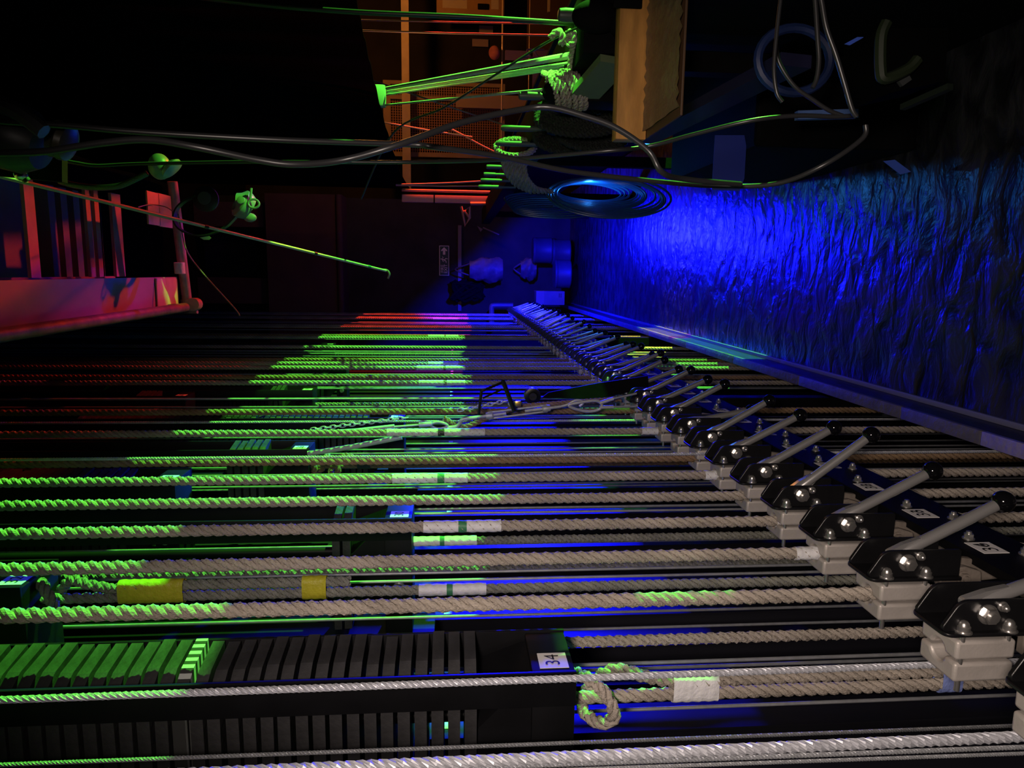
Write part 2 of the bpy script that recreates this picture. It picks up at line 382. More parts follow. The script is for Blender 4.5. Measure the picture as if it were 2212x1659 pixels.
# ------------------------------------------------------------------ hand ropes (one laid-rope mesh shared by all sets)
ROPE_R, LAY = 0.0115, 0.060
rope_me = mesh('hand_rope', MB().rope([(0, 0, -1.3), (0, 0, 4.62)], ROPE_R, LAY, 3, 7, 9, 1), ROPE)
rope_b = rope_me.copy(); rope_b.materials[0] = ROPE2
def sleeve(z0, z1, r=ROPE_R*1.03, wob=0.04):               # tape wound on a rope, the lay showing through
    n = 24; m = max(2, int((z1-z0)/0.004)); path = []; vv = []; ff = []
    for j in range(m+1):
        z = z0+(z1-z0)*j/m
        for k in range(n):
            g = 2*PI*k/n; rr = r*(0.90+0.11*abs(math.cos(1.5*(g - 2*PI*z/LAY)))**0.7); vv.append((rr*math.cos(g), rr*math.sin(g), z))
    for j in range(m):
        for k in range(n): ff.append((j*n+k, j*n+(k+1) % n, (j+1)*n+(k+1) % n, (j+1)*n+k))
    mb = MB(); mb.add(vv, ff); return mb
def zat(x, i, X=XR): 
    p = at(x, 900, LY(i)); return p.z
FRONT = [1, 2, 3, 4, 5, 6, 8, 10, 14, 15, 17, 18, 19, 23, 27, 28, 33, 34, 40, 41, 44, 45]
BROWN = {5, 10, 15, 19, 28}
TAPES = {4: [(848, 945, WTAPE), (945, 960, GTAPE), (960, 1010, WTAPE), (1520, 1548, WTAPE)] , 2: [(1712, 1762, WTAPE)],
         6: [], 3: [(915, 990, WTAPE), (990, 1008, GTAPE), (1008, 1082, WTAPE), (1672, 1680, WTAPE)], 8: [(836, 946, WTAPE), (946, 960, DTAPE), (960, 1047, WTAPE), (1385, 1420, WTAPE)],
         14: [(905, 958, WTAPE), (965, 1005, WTAPE), (1300, 1325, WTAPE)], 15: [], 17: [(900, 958, WTAPE), (963, 1005, WTAPE)], 18: [(925, 990, WTAPE)], 28: [(925, 960, WTAPE), (963, 990, WTAPE)], 40: [(935, 990, WTAPE)], 1: []}
TXT_R = {1: 'thick pale hand rope, nearest of the row, crossing in front of the arbor marked thirty-four',
         2: 'pale hand rope entering its lock with a white taped collar, second nearest',
         3: 'pale hand rope with two white tape bands split by green, third nearest',
         4: 'pale hand rope lit bright green, its white taped collar beside the fourth lock', 5: 'brown hemp hand rope beside a thin steel cable, fifth nearest',
         6: 'grey hand rope, sixth nearest, passing through the seventh lock'}
# set 3 / 4 follow the photo: the rope at y=1143 is set 3, y=1085 set 4, y=1040 set 5, y=995 set 6
TAPES[5] = TAPES.pop(4); TAPES[4] = []
BROWN = {6, 10, 15, 19, 28}
TXT_R[4] = 'pale hand rope with a long bright green lit stretch, fourth nearest of the row'
TXT_R[5] = 'pale hand rope, fifth nearest, white taped with a green band, collar above its lock'
TXT_R[6] = 'brown hemp hand rope beside a thin steel cable, sixth nearest of the row'
for n, i in enumerate(FRONT):
    o = bpy.data.objects.new('hand_rope', rope_b if i in BROWN else rope_me); C.objects.link(o)
    o.location = (XR, LY(i), 0); o.rotation_euler = (0, 0, 0)
    lab = TXT_R.get(i)
    if not lab:
        lab = '%s twisted hand rope, %s from the nearest in the row' % ('brown hemp' if i in BROWN else 'grey', ordn(n+1)) if n < 14 else 'thin looking far hand rope, %s from the end wall' % ordn(len(FRONT)-n)
    tag(o, lab, 'rope', 'vertical hand ropes running down to the locks')
    for x0, x1, m in TAPES.get(i, []):
        za, zb = at(x1, 586+745/LY(i), LY(i)).z, at(x0, 586+745/LY(i), LY(i)).z
        nm = {'white_tape': 'white_tape_band', 'green_tape': 'green_tape_band', 'dark_tape': 'dark_tape_band'}[m.name]
        obj(nm, sleeve(za, zb), m, o)

# ------------------------------------------------------------------ counterweight arbors and their weights
XA = -0.555
ARBN = []
wm = MB()
def weight_mb():
    mb = MB(); c = 0.022
    prof = [(-0.004, -0.050+c), (-0.004-c, -0.054), (-0.250, -0.054), (-0.272, -0.03), (-0.272, 0.03), (-0.250, 0.054), (-0.004-c, 0.054), (-0.004, 0.050-c)]
    mb.prism([(x, y, 0) for x, y in prof], (0, 0, 0.0205)); return mb
def weight2_mb():                                       # with the pointed handling corner that sticks out at the front
    mb = MB()
    prof = [(0.004, 0.052), (-0.045, 0.054), (-0.272, 0.054), (-0.272, -0.054), (-0.05, -0.054), (-0.030, -0.052), (-0.006, -0.010)]
    mb.prism([(x, y, 0) for x, y in prof], (0, 0, 0.0170)); return mb
w_me = mesh('counterweight', weight_mb(), WEIGHT, False); w2_me = mesh('counterweight', weight2_mb(), WEIGHT, False)
stripe = bpy.data.materials.new('striped_steel'); stripe.use_nodes = True
_nt = stripe.node_tree; _b = _nt.nodes['Principled BSDF']; _tc = _nt.nodes.new('ShaderNodeTexCoord'); _wv = _nt.nodes.new('ShaderNodeTexWave')
_wv.bands_direction = 'Y'; _wv.inputs['Scale'].default_value = 22; _wv.inputs['Distortion'].default_value = 0
_cr = _nt.nodes.new('ShaderNodeValToRGB'); _cr.color_ramp.interpolation = 'CONSTANT'; _cr.color_ramp.elements[1].position = 0.5
_cr.color_ramp.elements[0].color = (0.03, 0.03, 0.03, 1); _cr.color_ramp.elements[1].color = (0.45, 0.47, 0.46, 1)
_nt.links.new(_tc.outputs['Object'], _wv.inputs['Vector']); _nt.links.new(_wv.outputs['Fac'], _cr.inputs['Fac']); _nt.links.new(_cr.outputs['Color'], _b.inputs['Base Color'])
ws_me = w2_me.copy(); ws_me.materials[0] = stripe
def arbor_parts(root, H, num):
    plates = MB()
    for s in (-1, 1):
        o = obj('side_bar', MB().box((-0.052, s*0.060-0.003, 0.0), (0.0, s*0.060+0.003, H), 0.0012), ARB, root)
    obj('base_block', MB().box((-0.285, -0.057, 0.0), (-0.003, 0.057, 0.062), 0.003).prism([(-0.012, -0.05, 0.062), (-0.012, 0.05, 0.062), (-0.04, 0.05, 0.138), (-0.09, -0.05, 0.138)], (-0.15, 0, 0)), ARB, root)
    for x in (-0.10, -0.24): obj('rod', MB().cyl((x, 0, 0.06), (x, 0, H), 0.010, 10), ARB, root)
    obj('back_plate', MB().box((-0.300, -0.05, -0.05), (-0.286, 0.05, H)), ARB, root)
    if num != 34:
        for x in (-0.06, -0.14, -0.22): obj('lift_wire', MB().cyl((x, 0, H-0.02), (x, 0, 4.72-root.location.z), 0.004, 8), WIRE, root)
    hb = MB(); hb.lathe((-0.165, -0.057, 0.030), (0, -1, 0), [(0, 0.013), (0.004, 0.013), (0.004, 0.010), (0.018, 0.010), (0.018, 0.006)], 14)
    obj('end_bolt', hb, ZINC, root)
    cd = obj('number_card', MB().box((-0.0030, -0.046, 0.008), (-0.0022, -0.006, 0.050)), CARD, root)
    obj('number', text_mb(str(num), 0.030, (-0.0022, -0.026, 0.029), (0, 1, 0), (0, 0, 1)), INK, cd)
# (set, pixel x of the foot, number of weights, stack starts above the foot)
ARBORS = [(1, 1243, 42, 34), (3, 46, 4, 32), (5, 889, 2, 30), (7, 378, 16, 28), (9, 665, 5, 26), (12, 872, 46, 23), (15, 400, 4, 20), (16, 675, 3, 19), (22, 748, 26, 13), (29, 720, 12, 6)]
for (i, px, nw, num) in ARBORS:
    yc = 586 + 859/(LY(i)-0.06)
    z0 = at(px, yc, LY(i)-0.06).z
    H = min(4.6 - z0, max(1.6, 0.6 + 0.0235*nw))
    a = thing('counterweight_arbor', 'tall black counterweight arbor marked %s behind the hand ropes' % spell(num), 'arbor', (XA, LY(i), z0), 'counterweight arbors')
    arbor_parts(a, H, num)
    for k in range(nw):
        st = (i == 1 and k == 17)
        me = ws_me if st else w2_me
        o = bpy.data.objects.new('counterweight', me); C.objects.link(o)
        o.location = (XA + random.uniform(-0.004, 0.003), LY(i) + random.uniform(-0.002, 0.002), z0 + 0.140 + 0.0235*k); o.rotation_euler = (0, 0, random.uniform(-0.03, 0.03))
        tag(o, 'flat %ssteel counterweight, %s from the bottom in arbor marked %s' % ('striped ' if st else '', ordn(k+1), spell(num)), 'weight', 'counterweights stacked in arbor %d' % num)

# ------------------------------------------------------------------ T-section guide bars on the wall behind, each with a small tag
gm = mesh('guide_bar', MB().box((-0.006, -0.046, -2.4), (0.0, 0.046, 4.7)).box((-0.10, -0.006, -2.4), (-0.006, 0.006, 4.7)), GUIDE, False)
tg_me = mesh('tag', MB().box((0.0, -0.016, -0.011), (0.0008, 0.016, 0.011)), CARD, False)
for i in range(-1, NL):
    o = bpy.data.objects.new('guide_bar', gm); C.objects.link(o); o.location = (-0.905, LY(i)+0.02, 0)
    tag(o, 'flat black steel guide bar on the wall, %s counting from the nearest' % ordn(i+2), 'guide bar', 'wall guide bars behind the arbors')
    t = bpy.data.objects.new('tag', tg_me); C.objects.link(t); t.parent = o; t.location = (0, 0, 1.565)

# ------------------------------------------------------------------ purchase ropes tied below the arbors
XB = at(1700, 1490, LY(1)).x
def ropething(path, R, m, label, group=None, lay=None, strands=3, name='tail_rope', sides=7, seg=9):
    return one(name, MB().rope(path, R, lay or R*5.2, strands, sides, seg, 1), m, label, 'rope', group)
G_P = 'ropes tied beneath the arbors'
def knot(ctr, s, flip=1):                               # two stacked round turns and a tucked bight, around a standing part
    cx, cy, cz = ctr; pts = []
    for x, y, z in [(0.000, 0.0, 0.125), (0.020, -0.012, 0.105), (0.024, -0.020, 0.085), (0.000, -0.022, 0.070), (-0.020, -0.008, 0.075), (-0.016, 0.014, 0.060), (0.010, 0.018, 0.045),
                    (0.026, 0.0, 0.040), (0.020, -0.020, 0.020), (-0.006, -0.024, 0.008), (-0.024, -0.008, 0.020), (-0.020, 0.014, 0.034), (0.004, 0.020, 0.022), (0.024, 0.010, 0.000), (0.022, -0.002, -0.030), (0.014, 0.0, -0.06)]:
        pts.append((cx + s*x, cy + s*y*flip, cz + s*z))
    return spline(pts, 6)
# set 1: knot, tail taped alongside the standing part
zk = at(1330, 1505, LY(1)).z
def two_parts(i, x_knot, x_tail, XBi, m, label, tapes, s=1.0):
    Y = LY(i); ys = 586 + (XBi/-1.0)*1500/Y
    zk_ = at(x_knot, ys, Y).z; zt = at(x_tail, ys, Y).z
    r = thing('tail_rope', label, 'rope', (XBi, Y, zk_), G_P)
    low = -1.3 - zk_
    obj('standing_part', MB().rope([(0, 0, 0.12*s), (0, 0, low)], 0.0105, 0.055, 3, 7, 9, 1), m, r)
    obj('knot', MB().rope(knot((0, 0, 0), s), 0.0105, 0.055, 3, 8, 10, 1), m, r)
    e = zt - zk_
    obj('tail', MB().rope(spline([(0.014*s, 0, -0.06*s), (0.021, -0.002, -0.10*s), (0.0215, 0, -0.16*s), (0.0215, 0, e)], 6), 0.0105, 0.055, 3, 7, 9, 1), m, r)
    for x0, x1, tm, nm in tapes:
        za, zb = at(x1, ys, Y).z - zk_, at(x0, ys, Y).z - zk_
        mb = MB(); n = 28; rows = max(6, int(abs(zb-za)/0.005)); vv = []; ff = []
        for j in range(rows+1):
            z = za + (zb-za)*j/rows
            for k in range(n):
                g = 2*PI*k/n; cxo = 0.0107; rr = 0.0122*(1+0.05*math.sin(z*2*PI/0.017+g))
                x = cxo + (0.0108 if math.cos(g) > 0 else -0.0108)*min(1, abs(math.cos(g))*3) + rr*math.cos(g)
                vv.append((x, rr*math.sin(g), z))
        for j in range(rows):
            for k in range(n): ff.append((j*n+k, j*n+(k+1) % n, (j+1)*n+(k+1) % n, (j+1)*n+k))
        mb.add(vv, ff); obj(nm, mb, tm, r)
    return r
two_parts(1, 1330, 2055, XB, ROPE, 'knotted rope under the arbor marked thirty-four, white and blue tape binding its tail', [(1447, 1543, WTAPE, 'white_tape_band'), (2015, 2058, BTAPE, 'blue_tape_band')], 1.45)
XB3 = at(600, 1282, LY(3)).x
two_parts(3, 150, 756, XB3, OLDROPE, 'knotted rope under the arbor marked thirty-two, bound with two yellow tape bands', [(260, 400, YTAPE, 'yellow_tape_band'), (655, 707, YTAPE, 'yellow_tape_band')], 1.25)
t3 = [(905, 965, WTAPE), (965, 978, GTAPE), (978, 1050, WTAPE)]
r3 = [o for o in C.objects if o.get('label', '').startswith('knotted rope under the arbor marked thirty-two')][0]
for x0, x1, m in t3:
    za, zb = at(x1, 1275, LY(3)).z - r3.location.z, at(x0, 1275, LY(3)).z - r3.location.z
    obj('white_tape_band' if m is WTAPE else 'green_tape_band', sleeve(za, zb), m, r3)
two_parts(9, 740, 1010, XB+0.01, ROPE2, 'dark knotted rope under the arbor marked twenty-six', [(772, 800, DTAPE, 'dark_tape_band')], 1.2)
for i, lab, m in ((2, 'tan purchase rope behind the lock with empty jaws, second from the nearest arbor', ROPE), (4, 'plain grey purchase rope behind the fourth hand rope', OLDROPE), (5, 'grey purchase rope with white tape bands under arbor marked thirty', OLDROPE), (7, 'brown purchase rope under the arbor marked twenty-eight', ROPE2), (12, 'brown purchase rope under the arbor marked twenty-three', ROPE2), (16, 'grey purchase rope under the arbor marked nineteen', OLDROPE), (22, 'grey purchase rope under the arbor marked thirteen', OLDROPE), (29, 'grey purchase rope under the arbor marked six', OLDROPE)):
    zt = 4.6
    for (ai, px, nw, num) in ARBORS:
        if ai == i: zt = at(px, 586+859/(LY(i)-0.06), LY(i)-0.06).z + 0.02
    o = one('tail_rope', MB().rope([(XB, LY(i), -1.3), (XB, LY(i), zt)], 0.0105, 0.055, 3, 6, 8, 1), m, lab, 'rope', G_P)
    if i == 5:
        for x0, x1, tm in ((893, 950, WTAPE), (950, 960, GTAPE), (960, 1030, WTAPE)):
            ob = sleeve(at(x1, 1125, LY(5)).z, at(x0, 1125, LY(5)).z); ob.v = [(v[0]+XB, v[1]+LY(5), v[2]) for v in ob.v]; obj('white_tape_band' if tm is WTAPE else 'green_tape_band', ob, tm, o)

# ------------------------------------------------------------------ wire ropes
G_W = 'steel lift wires of the counterweight sets'
def wire_px(x0, y0, x1, y1, Y, d, label, m=STEEL, fine=True, Y1=None, ext0=0.0, ext1=0.0):
    p, q = at(x0, y0, Y), at(x1, y1, Y1 or Y); dv = (q-p)
    dn = dv.normalized(); p2 = p + dn*((4.62-p.z)/dn.z); q2 = q + dn*((-1.2-q.z)/dn.z)
    mb = MB()
    if fine: mb.rope([p2, q2], d/2, d*5.5, 6, 5, 8, 1); mb.tube([p2, q2], d*0.33, 6)
    else: mb.tube([p2, q2], d/2, 8)
    return one('wire_rope', mb, m, label, 'wire rope', G_W)
wire_px(0, 1512, 2022, 1436, LY(0)+0.02, 0.0092, 'bright twisted steel wire rope crossing in front of the arbor marked thirty-four', ext0=0.3, ext1=0.6)
wire_px(0, 1652, 2032, 1574, LY(0)+0.03, 0.0052, 'thin grey steel wire crossing the foot of the arbor marked thirty-four', WIRE, ext0=0.3, ext1=0.6)
wire_px(700, 1659, 2190, 1592, LY(-1)+0.03, 0.0125, 'thickest bright twisted wire rope, along the lower edge of the photo', ext0=0.8, ext1=0.5)
wire_px(1000, 1659, 2050, 1620, LY(-1)+0.06, 0.0055, 'thin steel wire just below the thickest wire rope', WIRE, ext0=0.8, ext1=0.5)
wire_px(1330, 1659, 2035, 1634, LY(-1)+0.09, 0.0045, 'faint thin wire at the very bottom edge of the photo', WIRE, ext0=0.8, ext1=0.5)
k = 0
def vwire(X, Y, d, label, m=WIRE, z0=-1.3, z1=4.62, fine=False):
    mb = MB()
    if fine: mb.rope([(X, Y, z0), (X, Y, z1)], d/2, d*5.5, 6, 5, 8, 1)
    else: mb.tube([(X, Y, z0), (X, Y, z1)], d/2, 8)
    return one('wire_rope', mb, m, label, 'wire rope', G_W)
wp = at(980, 985, LY(6)-0.04)
vwire(wp.x, wp.y, 0.008, 'twisted steel wire pressed against the brown sixth hand rope', STEEL, fine=True)
wp = at(700, 911, LY(10)+0.1)
vwire(wp.x, wp.y, 0.009, 'twisted steel wire between the eighth and the tenth hand ropes', STEEL, fine=True)
wp = at(300, 862, LY(12)); vwire(wp.x, wp.y, 0.008, 'green lit steel wire above the arbor marked twenty-three', STEEL)
for i, xs in ((2, (-0.66, -0.70, -0.76)), (4, (-0.63, -0.67, -0.74, -0.80)), (6, (-0.60, -0.63, -0.66, -0.72, -0.78)), (8, (-0.60, -0.65, -0.72, -0.78)), (10, (-0.62, -0.68, -0.75)), (11, (-0.60, -0.66, -0.72)), (13, (-0.56, -0.60, -0.66)), (14, (-0.58, -0.64, -0.70, -0.76)), (17, (-0.58, -0.64, -0.70)),
              (18, (-0.60, -0.66)), (20, (-0.54, -0.60, -0.66)), (21, (-0.55, -0.61)), (23, (-0.56, -0.62, -0.68)), (24, (-0.52, -0.56, -0.62)), (25, (-0.51, -0.55, -0.60)), (26, (-0.52, -0.58)), (30, (-0.50, -0.54, -0.60)), (32, (-0.49, -0.53)), (36, (-0.50, -0.55)), (38, (-0.50, -0.55)), (42, (-0.49, -0.54)), (44, (-0.52, -0.58))):
    for j, X in enumerate(xs):
        vwire(X, LY(i)+(-0.03, 0.02, -0.01, 0.03, 0.0)[j], 0.0065 if i < 12 else 0.008, 'thin steel lift wire of the %s set from the nearest, %s from the front' % (ordn(i+1), ordn(j+1)))

# ------------------------------------------------------------------ hoist gear hung on the broken tenth set
zz = lambda x, y, Y: at(x, y, Y)
YH = LY(9) + 0.02
def chain(p, q, n, r, label, sag=0.0):
    p, q = Vector(p), Vector(q); L = (q-p).length/n; mb = MB()
    for k in range(n):
        c = p + (q-p)*((k+0.5)/n) + Vector((0, 0, -sag*math.sin(PI*(k+0.5)/n))); t = (q-p).normalized()
        a = t.cross(Vector((0, 1, 0))).normalized(); b = t.cross(a)
        if k % 2: a = b
        pts = []
        for j in range(12):
            g = 2*PI*j/12; pts.append(c + t*(math.cos(g)*L*0.72) + a*(math.sin(g)*L*0.36))
        mb.tube(pts, r, 6, closed=True)
    return one('chain', mb, STEEL, label, 'chain')
chain(at(672, 928, YH-0.1), at(880, 902, YH-0.1), 20, 0.0017, 'thin bright link chain slanting across the green lit ropes')
chain(at(990, 886, YH-0.1), at(1095, 866, YH-0.1), 10, 0.0019, 'thin link chain between the brass padlock and the black frame')
pl = thing('padlock', 'brass padlock hanging beside the black wire frame', 'padlock', at(1112, 872, YH-0.1))
obj('body', MB().box((-0.009, -0.006, -0.020), (0.009, 0.006, 0.0), 0.003), BRASS, pl)
obj('shackle', MB().tube(spline([(-0.006, 0, 0), (-0.006, 0, 0.014), (0, 0, 0.020), (0.006, 0, 0.014), (0.006, 0, 0)], 5), 0.002, 8), STEEL, pl)
# turnbuckle
a_, b_ = at(1055, 898, YH-0.06), at(1182, 882, YH-0.06)
tbk = thing('turnbuckle', 'long grey open turnbuckle slanting in front of the ropes', 'turnbuckle', a_)
dv = b_-a_; sd = dv.normalized().cross(Vector((0, 1, 0))).normalized()*0.010
obj('body', MB().tube([sd, dv+sd], 0.0034, 8).tube([-sd, dv-sd], 0.0034, 8).lathe((0, 0, 0), dv, [(-0.008, 0.010), (0.012, 0.013), (0.016, 0.010)], 10).lathe(dv, dv, [(-0.016, 0.010), (-0.010, 0.013), (0.010, 0.010)], 10), STEEL, tbk)
obj('screw', MB().tube([dv*0.62, dv*1.22], 0.005, 8), STEEL, tbk)
obj('hook', MB().tube(spline([dv*1.22, dv*1.35+sd*0.4, dv*1.5+sd*1.4, dv*1.62+sd*0.6, dv*1.55-sd*0.7], 6), 0.0045, 8), STEEL, tbk)
obj('screw', MB().tube([dv*-0.25, dv*0.3], 0.005, 8), STEEL, tbk)
def loop(name, pts, r, m, label, cat, n=6, closed=False, side=8):
    return one(name, MB().tube(spline(pts, n, closed), r, side, closed=closed), m, label, cat)
S = YH-0.07
loop('shackle', [at(1228, 876, S), at(1262, 868, S), at(1290, 866, S), at(1300, 876, S), at(1290, 886, S), at(1262, 888, S)], 0.0048, STEEL, 'grey bow shackle joining the turnbuckle to two wire ends', 'shackle', closed=True)
for y0, y1, lab in ((872, 850, 'upper'), (880, 878, 'lower')):
    w = thing('wire_end', 'crimped %s wire end running from the grey shackle to the locks' % lab, 'wire rope', at(1292, y0, S))
    d1 = at(1325, y0+(y1-y0)*0.5, S)-at(1292, y0, S); d2 = at(1375, y1, S)-at(1292, y0, S)
    obj('ferrule', MB().tube([d1*0.1, d1], 0.0058, 10), STEEL, w); obj('wire', MB().tube([d1, d2], 0.0036, 8), WIRE, w)
loop('shackle', [at(930, 918, S), at(945, 912, S), at(962, 916, S), at(966, 922, S), at(945, 926, S)], 0.0045, STEEL, 'grey bow shackle at the upper end of the turnbuckle rig', 'shackle', closed=True)
loop('hook', [at(966, 924, S), at(985, 922, S), at(994, 914, S), at(1000, 906, S), at(1030, 902, S)], 0.006, STEEL, 'grey steel hook between the upper shackle and the turnbuckle', 'hook')
ropething(spline([at(960, 903, S+0.05), at(1000, 922, S+0.03), at(1060, 900, S+0.04), at(1120, 880, S+0.06), at(1200, 872, S+0.06), at(1340, 862, S+0.1)], 6), 0.0095, ROPE2, 'slack brown rope looping through the hoist gear')
# sleeved round slings
for (x0, y0, x1, y1, yy, d, lab) in ((690, 935, 852, 921, YH-0.09, 0.014, 'pale sleeved cable slanting above the eighth hand rope'), (665, 980, 868, 944, LY(8)+0.08, 0.017, 'pale green lit hose slanting up beside the arbor marked twenty-six')):
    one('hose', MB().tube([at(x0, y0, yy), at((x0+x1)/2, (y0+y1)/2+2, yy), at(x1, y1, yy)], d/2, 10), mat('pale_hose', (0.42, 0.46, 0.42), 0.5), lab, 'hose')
one('cable', MB().tube([at(852, 922, YH-0.09), at(905, 918, YH-0.09)], 0.0035, 8).lathe(at(905, 918, YH-0.09), at(930, 916, YH-0.09)-at(905, 918, YH-0.09), [(0, 0.008), (0.04, 0.008)], 12), STEEL, 'crimped wire tail joining the sleeved cable and upper shackle', 'cable')
# black wire frame (guard) and dark sling with black reel
FB = MAT_FRAME = BLACK
f0 = YH-0.16
fr = thing('wire_guard', 'black bent rod guard standing among the ropes', 'guard', at(1040, 870, f0))
o0 = fr.location.copy(); rel = lambda x, y, Y=f0: at(x, y, Y)-o0
obj('near_leg', MB().tube([rel(1034, 896), rel(1040, 845), rel(1047, 842)], 0.0045, 8), BLACK, fr)
obj('top_bar', MB().tube([rel(1040, 845), rel(1090, 824, f0+0.03)], 0.004, 8).tube([rel(1043, 860), rel(1085, 841, f0+0.03)], 0.003, 8), BLACK, fr)
obj('far_leg', MB().tube([rel(1086, 822, f0+0.03), rel(1112, 890, f0)], 0.007, 8), BLACK, fr)
rl = thing('sling_reel', 'black reel with a wide dark sling running to the locks', 'reel', at(1150, 855, LY(11)-0.05))
o1 = rl.location.copy(); rel1 = lambda x, y, Y: at(x, y, Y)-o1
obj('drum', MB().lathe((0, 0.02, 0), (0, -1, 0), [(0, 0.020), (0.002, 0.030), (0.034, 0.030), (0.036, 0.018), (0.040, 0.014)], 20), BLACK, rl)
p0, p1 = rel1(1168, 850, LY(11)-0.08), rel1(1400, 826, LY(11)-0.06)
mb = MB(); q = [rel1(1170, 860, LY(11)-0.06), rel1(1290, 862, LY(11)-0.05), rel1(1400, 838, LY(11)-0.05), rel1(1400, 812, LY(11)-0.05), rel1(1290, 828, LY(11)-0.05), rel1(1185, 848, LY(11)-0.06)]
mb.prism(q, (0, 0.010, 0)); obj('sling', mb, BLACKM, rl)

# ------------------------------------------------------------------ overhead, above the locks
OV = 2.75
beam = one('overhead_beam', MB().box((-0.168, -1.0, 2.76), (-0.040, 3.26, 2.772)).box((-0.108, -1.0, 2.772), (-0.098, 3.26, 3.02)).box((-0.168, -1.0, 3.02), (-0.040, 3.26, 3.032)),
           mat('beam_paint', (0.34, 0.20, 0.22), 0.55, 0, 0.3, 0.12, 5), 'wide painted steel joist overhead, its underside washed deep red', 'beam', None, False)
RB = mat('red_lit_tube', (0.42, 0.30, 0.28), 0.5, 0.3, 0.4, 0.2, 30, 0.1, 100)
t1, t2 = atz(405, 657, OV), atz(372, 392, OV)
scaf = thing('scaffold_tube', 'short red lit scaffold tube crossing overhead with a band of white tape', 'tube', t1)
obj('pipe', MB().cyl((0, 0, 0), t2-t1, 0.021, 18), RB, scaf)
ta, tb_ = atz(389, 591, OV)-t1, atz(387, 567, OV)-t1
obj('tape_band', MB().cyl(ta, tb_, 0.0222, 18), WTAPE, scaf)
l1 = atz(-60, 733, OV-0.03); l2 = atz(400, 664, OV-0.03)
long_t = one('scaffold_tube', MB().cyl(l1 + (l1-l2)*0.6, l2, 0.020, 16), mat('rusty_tube', (0.20, 0.11, 0.11), 0.5, 0.3, 0.4, 0.3, 20, 0.1, 80), 'long dark red scaffold tube running overhead beside the red beam', 'tube')
cp = thing('scaffold_coupler', 'rusty red coupler clamping the two overhead scaffold tubes', 'coupler', t1 + Vector((0.0, 0.0, -0.012)))
obj('clamp', MB().lathe((-0.03, 0, 0.01), (1, 0, 0), [(0, 0.030), (0.05, 0.030), (0.051, 0.022)], 14).lathe((0, -0.03, -0.02), (0, 1, 0), [(0, 0.029), (0.05, 0.029)], 14), RB, cp)
obj('bolt', MB().cyl((-0.035, 0.0, -0.03), (-0.035, 0.02, 0.035), 0.008, 8), RB, cp)
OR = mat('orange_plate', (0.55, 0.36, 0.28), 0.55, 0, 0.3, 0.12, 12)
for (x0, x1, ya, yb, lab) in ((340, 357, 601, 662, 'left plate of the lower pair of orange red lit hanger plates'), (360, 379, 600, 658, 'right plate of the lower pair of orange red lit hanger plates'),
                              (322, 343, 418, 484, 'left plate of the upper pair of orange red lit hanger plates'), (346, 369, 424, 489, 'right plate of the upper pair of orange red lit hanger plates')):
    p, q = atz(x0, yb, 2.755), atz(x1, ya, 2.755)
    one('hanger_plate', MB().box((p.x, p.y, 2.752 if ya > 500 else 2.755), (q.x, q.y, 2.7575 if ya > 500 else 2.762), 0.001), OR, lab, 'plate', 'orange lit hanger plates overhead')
# ceiling of ribbed deck with joists
DECK = mat('blue_grey_deck', (0.20, 0.21, 0.26), 0.5, 0.2, 0.3, 0.15, 6)
dk = MB(); ribs = [atz(x, 540, 3.2).y for x in (98, 125, 152, 178, 198)]
p = []
for yb in [1.75, 2.05, 2.35] + ribs + [3.45]:
    p += [(yb-0.035, 3.22), (yb-0.024, 3.16), (yb+0.024, 3.16), (yb+0.035, 3.22)]
p = p + [(3.6, 3.22), (3.6, 3.25), (1.5, 3.25), (1.5, 3.22)]
dk.prism([(-0.10, y, z) for y, z in p], (0.42, 0, 0))
one('ribbed_deck', dk, DECK, 'ribbed metal ceiling deck lit dark blue between the overhead beams', 'ceiling deck', None, False)
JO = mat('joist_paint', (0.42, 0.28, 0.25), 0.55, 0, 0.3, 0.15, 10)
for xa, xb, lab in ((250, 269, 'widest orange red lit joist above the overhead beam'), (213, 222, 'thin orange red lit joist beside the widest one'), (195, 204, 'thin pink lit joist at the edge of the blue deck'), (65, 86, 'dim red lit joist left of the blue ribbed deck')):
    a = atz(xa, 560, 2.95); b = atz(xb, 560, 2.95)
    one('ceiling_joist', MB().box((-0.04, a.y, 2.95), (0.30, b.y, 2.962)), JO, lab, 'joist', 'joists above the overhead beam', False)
# pole with hook
pa, pb = at(-60, 366, 1.75), at(838, 586, 3.2)
po = thing('hooked_pole', 'long thin pole with a hooked end slanting down from the ceiling', 'pole', pb)
d = pa-pb
POLE = mat('pole_varnish', (0.45, 0.42, 0.36), 0.4, 0, 0.4, 0.15, 12)
def frac(x): return (x-838)/(-60-838)
obj('shaft', MB().tube([d*0.01, d*0.5, d], 0.0052, 10), POLE, po)
for x in (575, 296): obj('collar', MB().tube([d*frac(x-4), d*frac(x+4)], 0.0068, 10), BLACK, po)
obj('tape_band', MB().tube([d*frac(766), d*frac(756)], 0.0066, 10), GTAPE, po)
hk = [at(826, 583, 3.2)-pb, at(836, 584, 3.2)-pb, at(841, 592, 3.2)-pb, at(838, 602, 3.2)-pb]
obj('hook', MB().tube(spline(hk, 5), 0.005, 8), BRKT, po)
loop('thin_wire', [at(385, 462, 3.1), at(393, 500, 3.1), at(405, 545, 3.1), at(440, 592, 3.1), at(505, 664, 3.1), at(518, 682, 3.1)], 0.003, mat('olive_cord', (0.18, 0.17, 0.11), 0.7), 'thin slack cord dangling from the headset to the far ropes', 'cord')
loop('thin_wire', [at(386, 468, 3.1), at(360, 448, 3.05), at(325, 442, 3.0), at(298, 448, 2.6)], 0.002, MATS['olive_cord'], 'fine cord between the hooked pole and the headset', 'cord')
